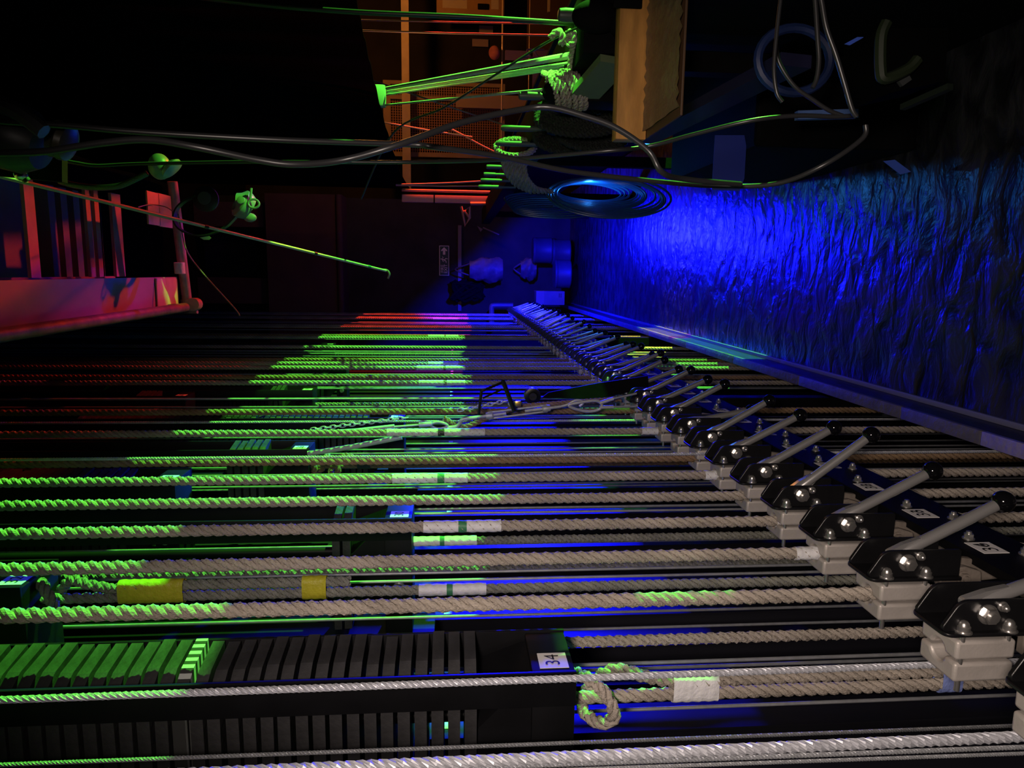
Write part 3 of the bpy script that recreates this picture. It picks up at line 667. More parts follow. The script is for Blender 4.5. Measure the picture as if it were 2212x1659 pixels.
# gooseneck lamps
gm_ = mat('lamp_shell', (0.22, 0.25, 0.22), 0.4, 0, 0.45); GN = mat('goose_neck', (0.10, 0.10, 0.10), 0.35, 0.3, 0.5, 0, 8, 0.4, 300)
YG = 1.9
g = thing('gooseneck_lamp', 'small green lit desk lamp head on a curved gooseneck', 'lamp', at(345, 360, YG)); g0 = g.location.copy(); rg = lambda x, y, Y=YG: at(x, y, Y)-g0
obj('neck', MB().tube(spline([rg(128, 391), rg(160, 400), rg(205, 405), rg(255, 402), rg(290, 388), rg(318, 374)], 6), 0.0075, 10), GN, g)
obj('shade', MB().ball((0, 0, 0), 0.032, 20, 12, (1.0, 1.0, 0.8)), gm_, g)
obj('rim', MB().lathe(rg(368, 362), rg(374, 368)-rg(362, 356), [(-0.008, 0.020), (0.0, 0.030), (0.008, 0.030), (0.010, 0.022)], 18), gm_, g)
# headset
YS = 3.0
hs = thing('headset', 'black headset hanging by its band, right earcup lit green', 'headset', at(445, 430, YS)); h0 = hs.location.copy(); rh = lambda x, y, Y=YS: at(x, y, Y)-h0
def cup(c, ax, r, t, m): return MB().lathe(c, ax, [(-t, r*0.6), (-t*0.9, r*0.85), (-t*0.2, r), (t*0.4, r), (t*0.8, r*0.7), (t*0.8, r*0.55)], 24)
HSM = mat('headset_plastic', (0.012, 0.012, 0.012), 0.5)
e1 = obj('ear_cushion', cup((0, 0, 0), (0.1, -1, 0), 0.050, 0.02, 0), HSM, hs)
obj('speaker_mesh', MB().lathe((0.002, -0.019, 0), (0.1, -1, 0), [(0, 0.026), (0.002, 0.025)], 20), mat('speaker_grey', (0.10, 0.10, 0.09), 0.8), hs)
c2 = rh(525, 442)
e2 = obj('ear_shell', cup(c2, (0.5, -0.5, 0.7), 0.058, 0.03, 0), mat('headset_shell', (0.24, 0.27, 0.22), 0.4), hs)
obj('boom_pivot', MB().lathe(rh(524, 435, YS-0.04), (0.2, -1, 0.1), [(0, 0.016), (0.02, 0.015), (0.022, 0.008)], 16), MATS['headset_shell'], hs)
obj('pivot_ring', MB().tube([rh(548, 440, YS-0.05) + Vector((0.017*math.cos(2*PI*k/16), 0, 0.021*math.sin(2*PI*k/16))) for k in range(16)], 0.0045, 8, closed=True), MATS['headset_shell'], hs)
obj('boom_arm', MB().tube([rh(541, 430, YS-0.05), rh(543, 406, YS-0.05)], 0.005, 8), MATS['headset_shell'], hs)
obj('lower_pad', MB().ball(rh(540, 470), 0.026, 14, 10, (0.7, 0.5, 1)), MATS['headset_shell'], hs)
bandp = spline([rh(425, 424), rh(400, 434), rh(382, 452), rh(377, 474), rh(388, 494), rh(415, 507), rh(450, 507), rh(485, 492), rh(510, 468), rh(522, 450)], 6)
bb = MB()
for k in range(len(bandp)-1): bb.obox(bandp[k], bandp[k+1]*1.0 + (bandp[k+1]-bandp[k])*0.1, 0.006, 0.034, (0, 1, 0))
obj('head_band', bb, mat('headset_band', (0.02, 0.022, 0.022), 0.35), hs)
obj('band_tag', MB().prism([rh(431, 513, YS-0.03), rh(440, 518, YS-0.03), rh(452, 518, YS-0.03), rh(456, 514, YS-0.03), rh(452, 510, YS-0.03)], (0, 0.003, 0)), mat('tag_grey', (0.35, 0.37, 0.34), 0.6), hs)
# dark lantern at top left and a chrome knob
la = thing('stage_lantern', 'dark stage lantern in soft focus at the left edge of the photo', 'lantern', at(60, 290, 1.0)); l0 = la.location.copy(); rl_ = lambda x, y, Y=1.0: at(x, y, Y)-l0
LM = mat('lantern_grey', (0.07, 0.075, 0.08), 0.4, 0.3, 0.4)
obj('body', MB().lathe(rl_(-90, 255), rl_(70, 310)-rl_(-90, 255), [(0, 0.042), (0.04, 0.046), (0.085, 0.042), (0.105, 0.029)], 22), LM, la)
obj('yoke', MB().tube(spline([rl_(-60, 215, 0.95), rl_(30, 240, 0.95), rl_(95, 285, 0.95)], 6), 0.010, 8), LM, la)
obj('lens_ring', MB().lathe(rl_(112, 296), rl_(150, 310)-rl_(112, 296), [(0, 0.017), (0.005, 0.025), (0.010, 0.022), (0.015, 0.025), (0.022, 0.023), (0.025, 0.015)], 22), mat('lens_ring_dark', (0.05, 0.045, 0.03), 0.35), la)
kb = thing('clamp_knob', 'small chrome clamp knob glinting below the dark lantern', 'knob', at(45, 376, 1.4))
obj('cap', MB().ball((0, 0, 0), 0.012, 16, 10), mat('chrome', (0.6, 0.6, 0.6), 0.15, 1.0), kb)
obj('stem', MB().cyl((0, 0, 0), (-0.012, 0.004, -0.008), 0.007, 12), LM, kb)
one('bracket', MB().obox(at(-40, 350, 1.45), at(140, 368, 1.45), 0.02, 0.045), BLACKM, 'black bracket bar holding the lantern and gooseneck lamp', 'bracket', None, False)

# ------------------------------------------------------------------ black drape above the opposite rail
dr = MB(); n = 60; vv = []; ff = []
for k in range(n+1):
    t = k/n; px_y = 407 - 620*t
    xb = 885 - 20*t*3.1 - 95*min(1, t*1.0)**1.2 * 1.0
    xb = 885 + (770-885)*min(1.6, (407-px_y)/407)**(0.72 if t < 0.7 else 0.72)
    Y = 7.6*(1-t)**1.6 + 1.9*(1-(1-t)**1.6)
    b = atx(xb, px_y, 0.92)
    vv += [(0.92 + 0.01*math.sin(k*1.3), b.y, b.z), (0.92 + 0.01*math.sin(k*1.3+.4), b.y, 4.72)]
for k in range(n): ff.append((2*k, 2*k+2, 2*k+3, 2*k+1))
dr.add(vv, ff)
o = one('masking_drape', dr, DRAPE, 'big black masking drape hanging over the far side of the gallery', 'drape')
md = o.modifiers.new('thick', 'SOLIDIFY'); md.thickness = 0.006; md.offset = 0

# ------------------------------------------------------------------ pin rail on the stage side of the gallery
XP = 0.62
pr = thing('pin_rail', 'black pin rail along the stage side of the gallery', 'rail', (XP, 4.9, 1.2))
obj('top_rail', MB().box((-0.03, -2.88, -0.10), (0.15, 4.2, 0.0), 0.004), BLACKM, pr)
one('light_cut_flat', MB().box((0.94, 1.78, 0.285), (0.955, 9.1, 1.14)), BLACKM, 'long low black flat added beyond the pin rail to cut the green light', 'blocker', None, False)  # added flat, cuts the green light on the lower ropes
for y in (-2.6, -0.6, 1.4, 3.4): obj('post', MB().box((0.0, y-0.03, -1.2), (0.06, y+0.03, -0.10)), BLACKM, pr)
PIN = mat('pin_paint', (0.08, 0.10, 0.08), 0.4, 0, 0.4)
pins = [(35, 1205, 1268, 2.03, 0.019, 'thickest'), (208, 1120, 1168, 2.45, 0.014, 'second'), (279, 1082, 1160, 3.0, 0.013, 'third'), (312, 1070, 1163, 3.4, 0.013, 'fourth'), (361, 1050, 1082, 4.15, 0.013, 'fifth'),
        (377, 1044, 1070, 4.45, 0.013, 'sixth'), (390, 1038, 1080, 4.75, 0.013, 'seventh'), (404, 1033, 1083, 5.1, 0.014, 'eighth')]
for y, xa, xb, Y, r, w in pins:
    p, q = at(xa, y, Y), at(xb, y, Y)
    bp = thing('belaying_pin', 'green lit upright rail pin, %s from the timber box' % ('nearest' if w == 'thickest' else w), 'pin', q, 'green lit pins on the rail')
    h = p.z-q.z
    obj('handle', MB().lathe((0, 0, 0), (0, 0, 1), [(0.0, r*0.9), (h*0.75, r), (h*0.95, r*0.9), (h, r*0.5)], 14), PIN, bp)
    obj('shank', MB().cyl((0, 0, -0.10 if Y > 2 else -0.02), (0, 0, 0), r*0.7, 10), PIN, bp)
# ropes rising from the pins
GP = 'taut ropes rising from the pins'
RG = mat('pale_line', (0.55, 0.58, 0.52), 0.7, 0, 0.2, 0.1, 30)
for x0, y0, x1, y1, d, lab in ((1231, 120, 836, 191, 0.020, 'thickest pale taut rope rising to the green block, topmost of five'), (1246, 133, 836, 197, 0.008, 'thin pale taut rope just under the thickest one'), (1246, 137, 836, 200, 0.011, 'third pale taut rope rising from the rail pins'),
                           (1246, 142, 834, 205, 0.010, 'fourth pale taut rope rising from the rail pins'), (1172, 194, 832, 227, 0.010, 'lowest pale taut rope rising from the coiled hemp')):
    dY = {120: 0, 133: .05, 137: .10, 142: .15}.get(y0, 0)
    p = at(x0, y0, 2.2 + dY if y0 < 150 else 2.45); q = at(x1, y1, 4.22 + dY*2)
    one('taut_rope', MB().tube([p, q], d/2, 8), RG, lab, 'rope', GP)
bl = at(822, 208, 4.35)
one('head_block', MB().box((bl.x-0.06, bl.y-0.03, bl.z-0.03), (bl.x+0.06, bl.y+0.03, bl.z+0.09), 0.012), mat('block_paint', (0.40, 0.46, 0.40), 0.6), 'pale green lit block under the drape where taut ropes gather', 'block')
# hemp coil on the cleat, and its line with a knot
cc = at(1222, 196, 2.25)
def coil(ctr, u, v, w, r0, turns, r, m, name, label, jit=0.008, lay=None, strands=3, cat='coil', group=None, hang=0.0):
    pts = []; u, v, w = Vector(u), Vector(v), Vector(w); N = 14
    for k in range(turns*N+1):
        t = k/N; a = 2*PI*k/N; i = int(t)
        rn = random.Random(i*31+7); R0 = r0*(1+rn.uniform(-0.12, 0.12)); off = (t/turns-0.5)
        pts.append(Vector(ctr) + u*R0*math.cos(a) + v*R0*(1+0.1*rn.random())*math.sin(a) + w*off + Vector((0, 0, -hang*0.5)))
    P = spline(pts, 2)
    return one(name, MB().rope(P, r, lay, 3, 6, 6, 1) if lay else MB().tube(P, r, 6), m, label, cat, group)
coil(cc, (0.05, 0, 0.02), (0, 0.07, 0), (-0.005, 0.0, 0.10), 1.0, 6, 0.010, ROPE, 'hemp_coil', 'green lit hemp rope wound round the black cleat', lay=0.05)
ck_ = thing('cleat', 'big black cleat carrying the green lit hemp winding', 'cleat', cc)
obj('horn', MB().ball((0, 0.02, -0.02), 0.06, 18, 12, (0.8, 0.9, 1.5)), BLACKM, ck_)
obj('base', MB().box((-0.04, -0.05, -0.22), (0.06, 0.07, -0.05), 0.01), BLACKM, ck_)
one('green_plate', MB().obox(at(1262, 205, 2.2), at(1330, 130, 2.0), 0.02, 0.09), mat('green_strap', (0.12, 0.16, 0.08), 0.7), 'dull green strap slanting behind the hemp winding', 'strap', None, False)
ropething(spline([at(1246, 66, 2.15), at(1240, 90, 2.15), at(1234, 125, 2.2), at(1231, 160, 2.22), at(1232, 180, 2.23)], 6), 0.011, ROPE, 'short hemp line with a knot hanging above the hemp winding', lay=0.055)
ropething(knot(tuple(at(1245, 84, 2.15)), 0.6), 0.010, ROPE, 'knot tied in the short hemp line above the winding', lay=0.05, name='rope_knot')
hk_ = coil(at(1112, 318, 3.55), (0.0, 0.03, 0.10), (0.05, 0.05, 0), (0.02, 0.12, 0), 0.9, 7, 0.012, ROPE, 'rope_hank', 'pale yellow and grey hemp hank hung behind the fourth rail pin', lay=0.06)
for j in range(6):
    x0 = 1088 + j*9
    pts = [at(x0+4, 335+j*2, 3.5), at(x0, 352+j*2, 3.5), at(x0+6, 372+j*3, 3.5), at(x0+26, 398+j*2, 3.55), at(x0+60, 414, 3.6)]
    obj('bight', MB().rope(spline(pts, 6), 0.014, 0.07, 3, 7, 9, 1), OLDROPE, hk_)
# dark hanks on the rail
for j, (x, y, Y, ry, rz) in enumerate(((1250, 250, 2.6, 0.10, 0.16), (1280, 285, 2.8, 0.12, 0.14), (1215, 290, 3.0, 0.07, 0.12))):
    c = at(x, y, Y)
    coil(c, (0.0, 0.02, rz), (0.06, ry*0.5, 0), (0.06, 0.06, 0), 0.9, 8, 0.013, mat('black_cordage', (0.012, 0.014, 0.013), 0.8), 'black_hank', 'black rope hank hung on the rail, %s from the timber box' % ordn(j+1), lay=0.06, group='black hanks on the rail')
# cable coils lit blue
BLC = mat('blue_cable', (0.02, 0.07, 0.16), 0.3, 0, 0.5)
c = at(1270, 407, 4.05); pts = []
for k in range(15*18+1):
    j = k/18; a = 2*PI*k/18; rn = random.Random(int(j)*17+3); rz = (0.19 + 0.0095*j)*(1+0.10*(rn.random()-.5)); dx = 0.055+0.004*j
    pts.append(c + Vector((-0.02 + dx*math.cos(a) - 0.004*j, 0.10*math.cos(a) - 0.022*j, rz*math.sin(a) + 0.02*math.cos(a+j) - 0.004*j)))
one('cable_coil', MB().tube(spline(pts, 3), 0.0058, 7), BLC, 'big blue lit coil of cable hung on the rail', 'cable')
c = at(1150, 430, 5.4); pts = []
for k in range(7*14+1):
    j = k/14; a = 2*PI*k/14; pts.append(c + Vector((0.05*math.cos(a) - 0.015*j, 0.05*math.cos(a) - 0.02*j, 0.21*math.sin(a)*(1+0.05*j) - 0.02*j)))
one('cable_coil', MB().tube(spline(pts, 3), 0.007, 7), BLC, 'small violet blue coil of cable at the far end of the pins', 'cable')
# blue gallery lamp(s)
def lamp_fix(x, y, Y, lab, s=1.0):
    c = at(x, y, Y); t = thing('blue_lamp', lab, 'lamp', c)
    obj('housing', MB().box((0.0*s, -0.05*s, -0.03*s), (0.05*s, 0.05*s, 0.05*s), 0.008), BLACKM, t)
    obj('lens', MB().box((-0.012*s, -0.045*s, -0.025*s), (-0.001*s, 0.045*s, 0.03*s), 0.004), mat('blue_lens', (0.1, 0.3, 0.9), 0.3, 0, 0.5, emit=(0.05, 0.32, 1.0), estr=2.0), t)
    return c
lc1 = lamp_fix(1400, 309, 3.0, 'glowing blue lamp under the corner of the timber box', 1.0)
lc2 = lamp_fix(1212, 438, 5.6, 'small glowing blue lamp at the end of the far cable coil', 0.7)
# timber box ledge
tx = thing('timber_box', 'orange lit timber box with a plastic covered top beside the rail', 'box', at(1362, 150, 1.9)); tb0 = tx.location.copy()
p, q = at(1330, 300, 1.92), at(1395, 300, 1.92); p2 = at(1332, -40, 1.92)
obj('upstand', MB().box((p.x-tb0.x, p.y-tb0.y, q.z-tb0.z), (p2.x-tb0.x, p.y-tb0.y+0.05, p.z-tb0.z), 0.003), WOOD, tx)
tn = atz(1470, 235, q.z)
obj('ledge', MB().box((p.x-tb0.x+0.002, tn.y-tb0.y, q.z-tb0.z-0.006), (p2.x-tb0.x, p.y-tb0.y, q.z-tb0.z), 0.002), mat('ledge_brown', (0.10, 0.05, 0.022), 0.6), tx)
PLAS = mat('dusty_plastic', (0.24, 0.155, 0.095), 0.4, 0, 0.5, 0.25, 14, 0.6, 26)
pm = MB(); nx, ny = 24, 14; vv = []; ff = []
xa, xb, ya, yb = p.x-tb0.x+0.02, p2.x-tb0.x, tn.y-tb0.y-0.003, p.y-tb0.y-0.002
for a in range(nx+1):
    for b in range(ny+1):
        vv.append((xa+(xb-xa)*a/nx, ya+(yb-ya)*b/ny, q.z-tb0.z+0.004+0.004*abs(math.sin(a*1.7+b*.6))*(1 if 0 < b < ny else 2)))
for a in range(nx):
    for b in range(ny): k = a*(ny+1)+b; ff.append((k, k+1, k+ny+2, k+ny+1))
pm.add(vv, ff); obj('plastic_sheet', pm, PLAS, tx)
obj('cap_block', MB().box((p2.x-tb0.x-0.065, p.y-tb0.y-0.012, p.z-tb0.z-0.055), (p2.x-tb0.x, p.y-tb0.y-0.001, p.z-tb0.z+0.02), 0.004), BLACKM, tx)
one('light_baffle', MB().box((0.70, 1.66, 0.0), (0.92, 2.34, 1.0), 0.01), BLACKM, 'black cabinet added under and behind the timber box to stop green light', 'baffle', None, False)  # added block, there to keep green light from the low near ropes

# ------------------------------------------------------------------ dark gear at the right of the photo
bx0 = at(1420, 450, 3.3)
one('flight_case', MB().box((0.42, 2.36, 0.0), (0.92, 3.3, 0.56), 0.015), BLACKM, 'black flight case on the gallery floor below the cable coil', 'case', None, False)
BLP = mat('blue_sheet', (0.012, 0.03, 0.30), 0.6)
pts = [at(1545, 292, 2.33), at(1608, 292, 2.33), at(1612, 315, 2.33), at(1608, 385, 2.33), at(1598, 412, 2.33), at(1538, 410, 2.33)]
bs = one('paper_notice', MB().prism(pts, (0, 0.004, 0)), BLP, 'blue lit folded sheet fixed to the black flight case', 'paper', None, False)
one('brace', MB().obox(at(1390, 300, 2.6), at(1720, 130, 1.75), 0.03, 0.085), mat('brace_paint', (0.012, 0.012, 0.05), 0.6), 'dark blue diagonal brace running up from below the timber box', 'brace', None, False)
ringc = at(1715, 150, 1.7)
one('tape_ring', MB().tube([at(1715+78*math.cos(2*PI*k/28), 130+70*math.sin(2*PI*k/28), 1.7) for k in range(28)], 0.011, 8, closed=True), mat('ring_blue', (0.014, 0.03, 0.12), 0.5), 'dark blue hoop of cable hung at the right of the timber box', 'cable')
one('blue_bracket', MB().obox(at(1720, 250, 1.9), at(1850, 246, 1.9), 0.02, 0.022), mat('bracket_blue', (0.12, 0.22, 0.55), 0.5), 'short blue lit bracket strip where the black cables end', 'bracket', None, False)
one('tape_mark', MB().prism([at(1908, 348, 2.3), at(1933, 345, 2.3), at(1968, 371, 2.3), at(1945, 377, 2.3)], (0.0, 0.002, 0.0)), mat('mark_tape', (0.06, 0.14, 0.75), 0.6), 'pale blue tape mark below the right hand cables', 'tape', None, False)
one('tape_mark', MB().prism([at(1824, 95, 1.6), at(1852, 80, 1.6), at(1865, 80, 1.6), at(1864, 104, 1.6)], (0, 0.002, 0)), MATS['mark_tape'], 'small pale blue tape triangle near the top right', 'tape', None, False)
tl = thing('tool_case', 'dim green plastic tool case standing in the dark top right', 'case', at(1960, 140, 1.3)); t0_ = tl.location.copy(); rt = lambda x, y, Y=1.3: at(x, y, Y)-t0_
GRN = mat('tool_green', (0.008, 0.015, 0.004), 0.6); GRD = mat('tool_grey', (0.0008, 0.0009, 0.001), 0.9, 0, 0.05)
obj('body', MB().prism([rt(1902, 60), rt(1898, 168), rt(1925, 200), rt(2040, 175), rt(2050, 60)], (0, 0.12, 0)), GRD, tl)
obj('handle', MB().tube(spline([rt(1915, 48, 1.28), rt(1903, 80, 1.28), rt(1902, 150, 1.28), rt(1912, 170, 1.28), rt(1960, 150, 1.28), rt(1982, 128, 1.28)], 5), 0.010, 8), GRN, tl)
obj('latch', MB().prism([rt(1942, 175, 1.29), rt(1965, 163, 1.29), rt(1970, 172, 1.29), rt(1950, 186, 1.29)], (0, 0.008, 0)), mat('latch_grey', (0.03, 0.033, 0.033), 0.5), tl)
one('edge_strip', MB().obox(at(1950, 232, 1.3), at(2053, 187, 1.2), 0.01, 0.012), mat('strip_green', (0.006, 0.010, 0.007), 0.5), 'thin dim metal edge strip below the green tool case', 'strip', None, False)

# ------------------------------------------------------------------ black cables hanging close to the camera
GC = 'black cables hanging close to the camera'
def cable(pts, r, lab):
    return one('black_cable', MB().tube(spline([at(*p) for p in pts], 8), r, 10), CABLE, lab, 'cable', GC)
cable([(-60, 256, .95), (0, 262, .95), (150, 272, .96), (300, 285, .97), (600, 302, 1.0), (880, 312, 1.05), (940, 318, 1.05), (1080, 338, 1.1), (1230, 370, 1.15), (1420, 392, 1.2), (1560, 402, 1.2), (1680, 396, 1.15), (1780, 356, 1.1), (1862, 300, 1.1), (1870, 270, 1.1)], .0040, 'long black cable running straight then sagging to the right, topmost at the left edge')
cable([(-60, 332, 0.880), (0, 331, 0.880), (100, 327, 0.880), (220, 309, 0.880), (320, 302, 0.880), (430, 319, 0.880), (560, 346, 0.900), (640, 355, 0.910), (740, 346, 0.930), (860, 313, 0.930), (1000, 264, 0.980), (1130, 236, 1.030), (1190, 232, 1.030), (1260, 250, 1.030), (1330, 276, 1.030), (1400, 325, 1.030), (1430, 372, 1.030), (1480, 387, 1.080), (1600, 398, 1.130)], .0042, 'wavy black cable crossing the straight one twice')
cable([(128, 345, 1.6), (165, 352, 1.6), (210, 358, 1.6), (300, 354, 1.6), (520, 350, 1.55), (720, 350, 1.5), (900, 350, 1.5), (1100, 344, 1.4), (1300, 327, 1.3), (1400, 316, 1.3), (1500, 290, 1.25), (1620, 261, 1.2), (1720, 250, 1.2), (1800, 252, 1.2), (1850, 250, 1.2)], .0038, 'long level black cable from the gooseneck lamp to the right')
cable([(1765, -30, 1.1), (1774, 0, 1.1), (1785, 60, 1.1), (1806, 120, 1.1), (1824, 180, 1.1), (1840, 235, 1.1), (1850, 252, 1.1)], .0040, 'lit black cable dropping at the top right, nearest the tool case')
cable([(1758, -30, 1.15), (1761, 0, 1.15), (1766, 80, 1.15), (1769, 130, 1.15), (1764, 170, 1.15), (1755, 190, 1.15)], .0038, 'short black cable dropping at the top right, middle of three')
cable([(1690, -30, 1.15), (1686, 0, 1.15), (1677, 80, 1.15), (1672, 150, 1.15), (1678, 200, 1.15), (1690, 220, 1.15)], .0032, 'thin black cable dropping at the top right, leftmost of three')
cable([(1678, 90, 1.2), (1682, 133, 1.2), (1715, 185, 1.2), (1755, 215, 1.2), (1790, 238, 1.2), (1820, 250, 1.2)], .0036, 'thin black cable looping down to the blue bracket')
cable([(400, -10, 2.2), (570, 10, 2.2), (770, 26, 2.2), (1000, 36, 2.2), (1160, 46, 2.2), (1250, 52, 2.2), (1300, 56, 2.2)], .0075, 'thick green lit cable along the top of the photo')
cable([(780, 430, 3.0), (850, 287, 2.8), (960, 232, 2.6), (1060, 168, 2.4), (1180, 92, 2.2), (1262, 54, 2.1)], .0036, 'thin black line slanting down from the green cable behind the taut ropes')

# ------------------------------------------------------------------ end wall and what hangs on it
YW = 9.6
def wbox(x0, y0, x1, y1, t, Y=YW, m=None): 
    p, q = at(x0, y1, Y), at(x1, y0, Y); return (p.x, Y-t, q.z), (q.x, Y-0.001, p.z)
sp, sq = at(949, 595, YW), at(970, 531, YW)
sg = thing('exit_sign', 'fire exit sign with running figure and arrow on the dark end wall', 'sign', (sp.x, YW-0.012, sq.z))
w, h = sq.x-sp.x, sp.z-sq.z
SW = mat('sign_white', (0.85, 0.85, 0.80), 0.5); SD = mat('sign_green', (0.02, 0.07, 0.06), 0.5)
obj('board', MB().box((0, 0, 0), (w, 0.010, h)), SW, sg)
obj('field', MB().box((w*0.02, -0.002, h*0.06), (w*0.98, 0.001, h*0.94)), SD, sg)
obj('lettering', text_mb('FIRE\nEXIT', h*0.44, (w*0.23, -0.0026, h*0.50), (1, 0, 0), (0, 0, 1)), SW, sg)
rm = MB(); cxm, s = w*0.54, h*0.9
def P_(x, z): return (cxm + x*s, -0.0032, h*0.5 + z*s)
rm.prism([P_(0.05+0.07*math.cos(2*PI*k/12), 0.33+0.07*math.sin(2*PI*k/12)) for k in range(12)], (0, -0.0012, 0))
for a, b, t in (((0.02, 0.24), (-0.08, -0.05), .11), ((-0.08, -0.05), (0.12, -0.16), .08), ((0.12, -0.16), (0.06, -0.40), .07), ((-0.08, -0.05), (-0.20, -0.22), .08), ((-0.20, -0.22), (-0.38, -0.22), .07), ((0.02, 0.22), (0.22, 0.10), .055), ((0.22, 0.10), (0.32, 0.22), .05), ((0.0, 0.22), (-0.20, 0.16), .055), ((-0.20, 0.16), (-0.26, 0.0), .05)):
    rm.obox(P_(*a), P_(*b), 0.0012, t*s, (0, 1, 0)) if False else rm.prism([Vector(P_(*a)) + Vector((-(b[1]-a[1]), 0, b[0]-a[0])).normalized()*t*s*.5, Vector(P_(*b)) + Vector((-(b[1]-a[1]), 0, b[0]-a[0])).normalized()*t*s*.5, Vector(P_(*b)) - Vector((-(b[1]-a[1]), 0, b[0]-a[0])).normalized()*t*s*.5, Vector(P_(*a)) - Vector((-(b[1]-a[1]), 0, b[0]-a[0])).normalized()*t*s*.5], (0, -0.0012, 0))
obj('running_figure', rm, SW, sg)
ax = w*0.70; aw = w*0.25; zc = h*0.5
obj('arrow', MB().prism([(ax, -0.0032, zc-h*.12), (ax+aw*.55, -0.0032, zc-h*.12), (ax+aw*.45, -0.0032, zc-h*.30), (ax+aw*.62, -0.0032, zc-h*.30), (ax+aw, -0.0032, zc), (ax+aw*.62, -0.0032, zc+h*.30), (ax+aw*.45, -0.0032, zc+h*.30), (ax+aw*.55, -0.0032, zc+h*.12), (ax, -0.0032, zc+h*.12)], (0, -0.0012, 0)), SW, sg)
CON = mat('conduit_grey', (0.16, 0.13, 0.16), 0.5)
a, b = wbox(989, 487, 997, 672, 0.03); one('conduit', MB().box(a, b, 0.004), CON, 'level grey conduit along the end wall below the exit sign', 'conduit', None, False)
p, q, r_ = at(1062, 676, 9.3), at(1064, 660, 9.3), at(1108, 660, 9.3)
one('guard_tube', MB().tube(spline([at(1062, 700, 9.3), p, at(1062, 664, 9.3), at(1068, 660, 9.3), r_], 5), 0.035, 10), mat('guard_blue', (0.16, 0.16, 0.2), 0.4), 'bent guard tube at the far end of the lock rail', 'tube')
def bag(x0, y0, x1, y1, Y, lab, m):
    p, q = at(x0, y1, Y), at(x1, y0, Y); W, H = q.x-p.x, p.z-q.z
    t = thing('carrier_bag', lab, 'bag', ((p.x+q.x)/2, Y, q.z)); vv = []; ff = []; n, mm = 16, 10
    for j in range(mm+1):
        z = H*j/mm; s = 0.75+0.3*math.sin(PI*min(1, j/mm*0.9+0.15))
        for k in range(n):
            g = 2*PI*k/n; w_ = 1+0.10*math.sin(3*g+j*1.3)+0.05*math.sin(7*g+j)
            vv.append((W*0.5*s*w_*math.cos(g), 0.10*s*w_*math.sin(g), z))
    for j in range(mm):
        for k in range(n): ff.append((j*n+k, j*n+(k+1) % n, (j+1)*n+(k+1) % n, (j+1)*n+k))
    ff += [tuple(range(n))[::-1], tuple(range(mm*n, mm*n+n))]
    obj('pouch', MB().add(vv, ff), m, t); obj('handles', MB().tube(spline([(-W*.25, 0, H*0.98), (-W*.1, 0, H*1.3), (0, 0.02, H*1.42), (W*.1, 0, H*1.3), (W*.25, 0, H*0.98)], 5), 0.010, 6), m, t)
    return t
BG = mat('crumpled_bag', (0.11, 0.085, 0.10), 0.5, 0, 0.4, 0.4, 9, 1.0, 12)
bag(1014, 558, 1086, 608, 9.3, 'crumpled carrier bag hung on the conduit of the end wall', BG)
bag(1124, 558, 1158, 604, 9.4, 'small crumpled bag slumped beside the round drums', BG)
bc = at(1010, 628, 9.45)
one('cable_bundle', MB().tube(spline([bc + Vector((0.16*math.cos(2.2*k)*(1-.01*k), 0.03*math.sin(k), 0.22*math.sin(1.9*k))) for k in range(34)], 4), 0.022, 7), BLACKM, 'black tangle of cable hung beside the carrier bag', 'cable')
DRM = mat('drum_grey', (0.07, 0.06, 0.08), 0.5, 0, 0.4, 0.2, 6)
def drum(x, y, rx, ry, Y, lab):
    c = at(x, y, Y); h_ = rx*2/FPX*Y; r = ry/FPX*Y
    t = thing('paint_drum', lab, 'drum', (c.x, Y-0.02, c.z-h_/2)); obj('shell', MB().lathe((0, 0, 0), (0, 0, 1), [(0, r), (h_*.06, r*1.03), (h_*.1, r), (h_*.9, r), (h_*.94, r*1.04), (h_, r)], 24), DRM, t); obj('lid', MB().lathe((0, 0, h_), (0, 0, 1), [(0, r*0.98), (0.012, r*0.95), (0.013, r*0.5)], 24), DRM, t)
drum(1171, 541, 19, 27, 9.2, 'round dark drum on the end wall shelf, higher of the upper two'); drum(1211, 545, 18, 27, 9.2, 'round dark drum on the floor under the higher one'); drum(1214, 592, 16, 30, 8.75, 'round blue lit drum on the floor beside the cardboard box')
a, b = wbox(1152, 628, 1212, 656, 0.30, 8.9)
bx_ = thing('cardboard_box', 'cardboard box standing at the far end of the lock rail', 'box', ((a[0]+b[0])/2, 8.75, a[2]))
CB = mat('cardboard', (0.22, 0.17, 0.15), 0.8, 0, 0.2, 0.1, 8)
w2, h2 = (b[0]-a[0])/2, b[2]-a[2]
obj('carton', MB().box((-w2, -0.15, 0), (w2, 0.15, h2), 0.004), CB, bx_)
obj('flap', MB().box((-w2*1.01, -0.16, h2*0.72), (w2*1.01, -0.151, h2)), mat('card_flap', (0.30, 0.20, 0.17), 0.8), bx_)
for k in range(2): obj('print_line', MB().box((w2*0.1, -0.1525, h2*(0.12+0.06*k)), (w2*0.7, -0.1505, h2*(0.14+0.06*k))), INK, bx_)
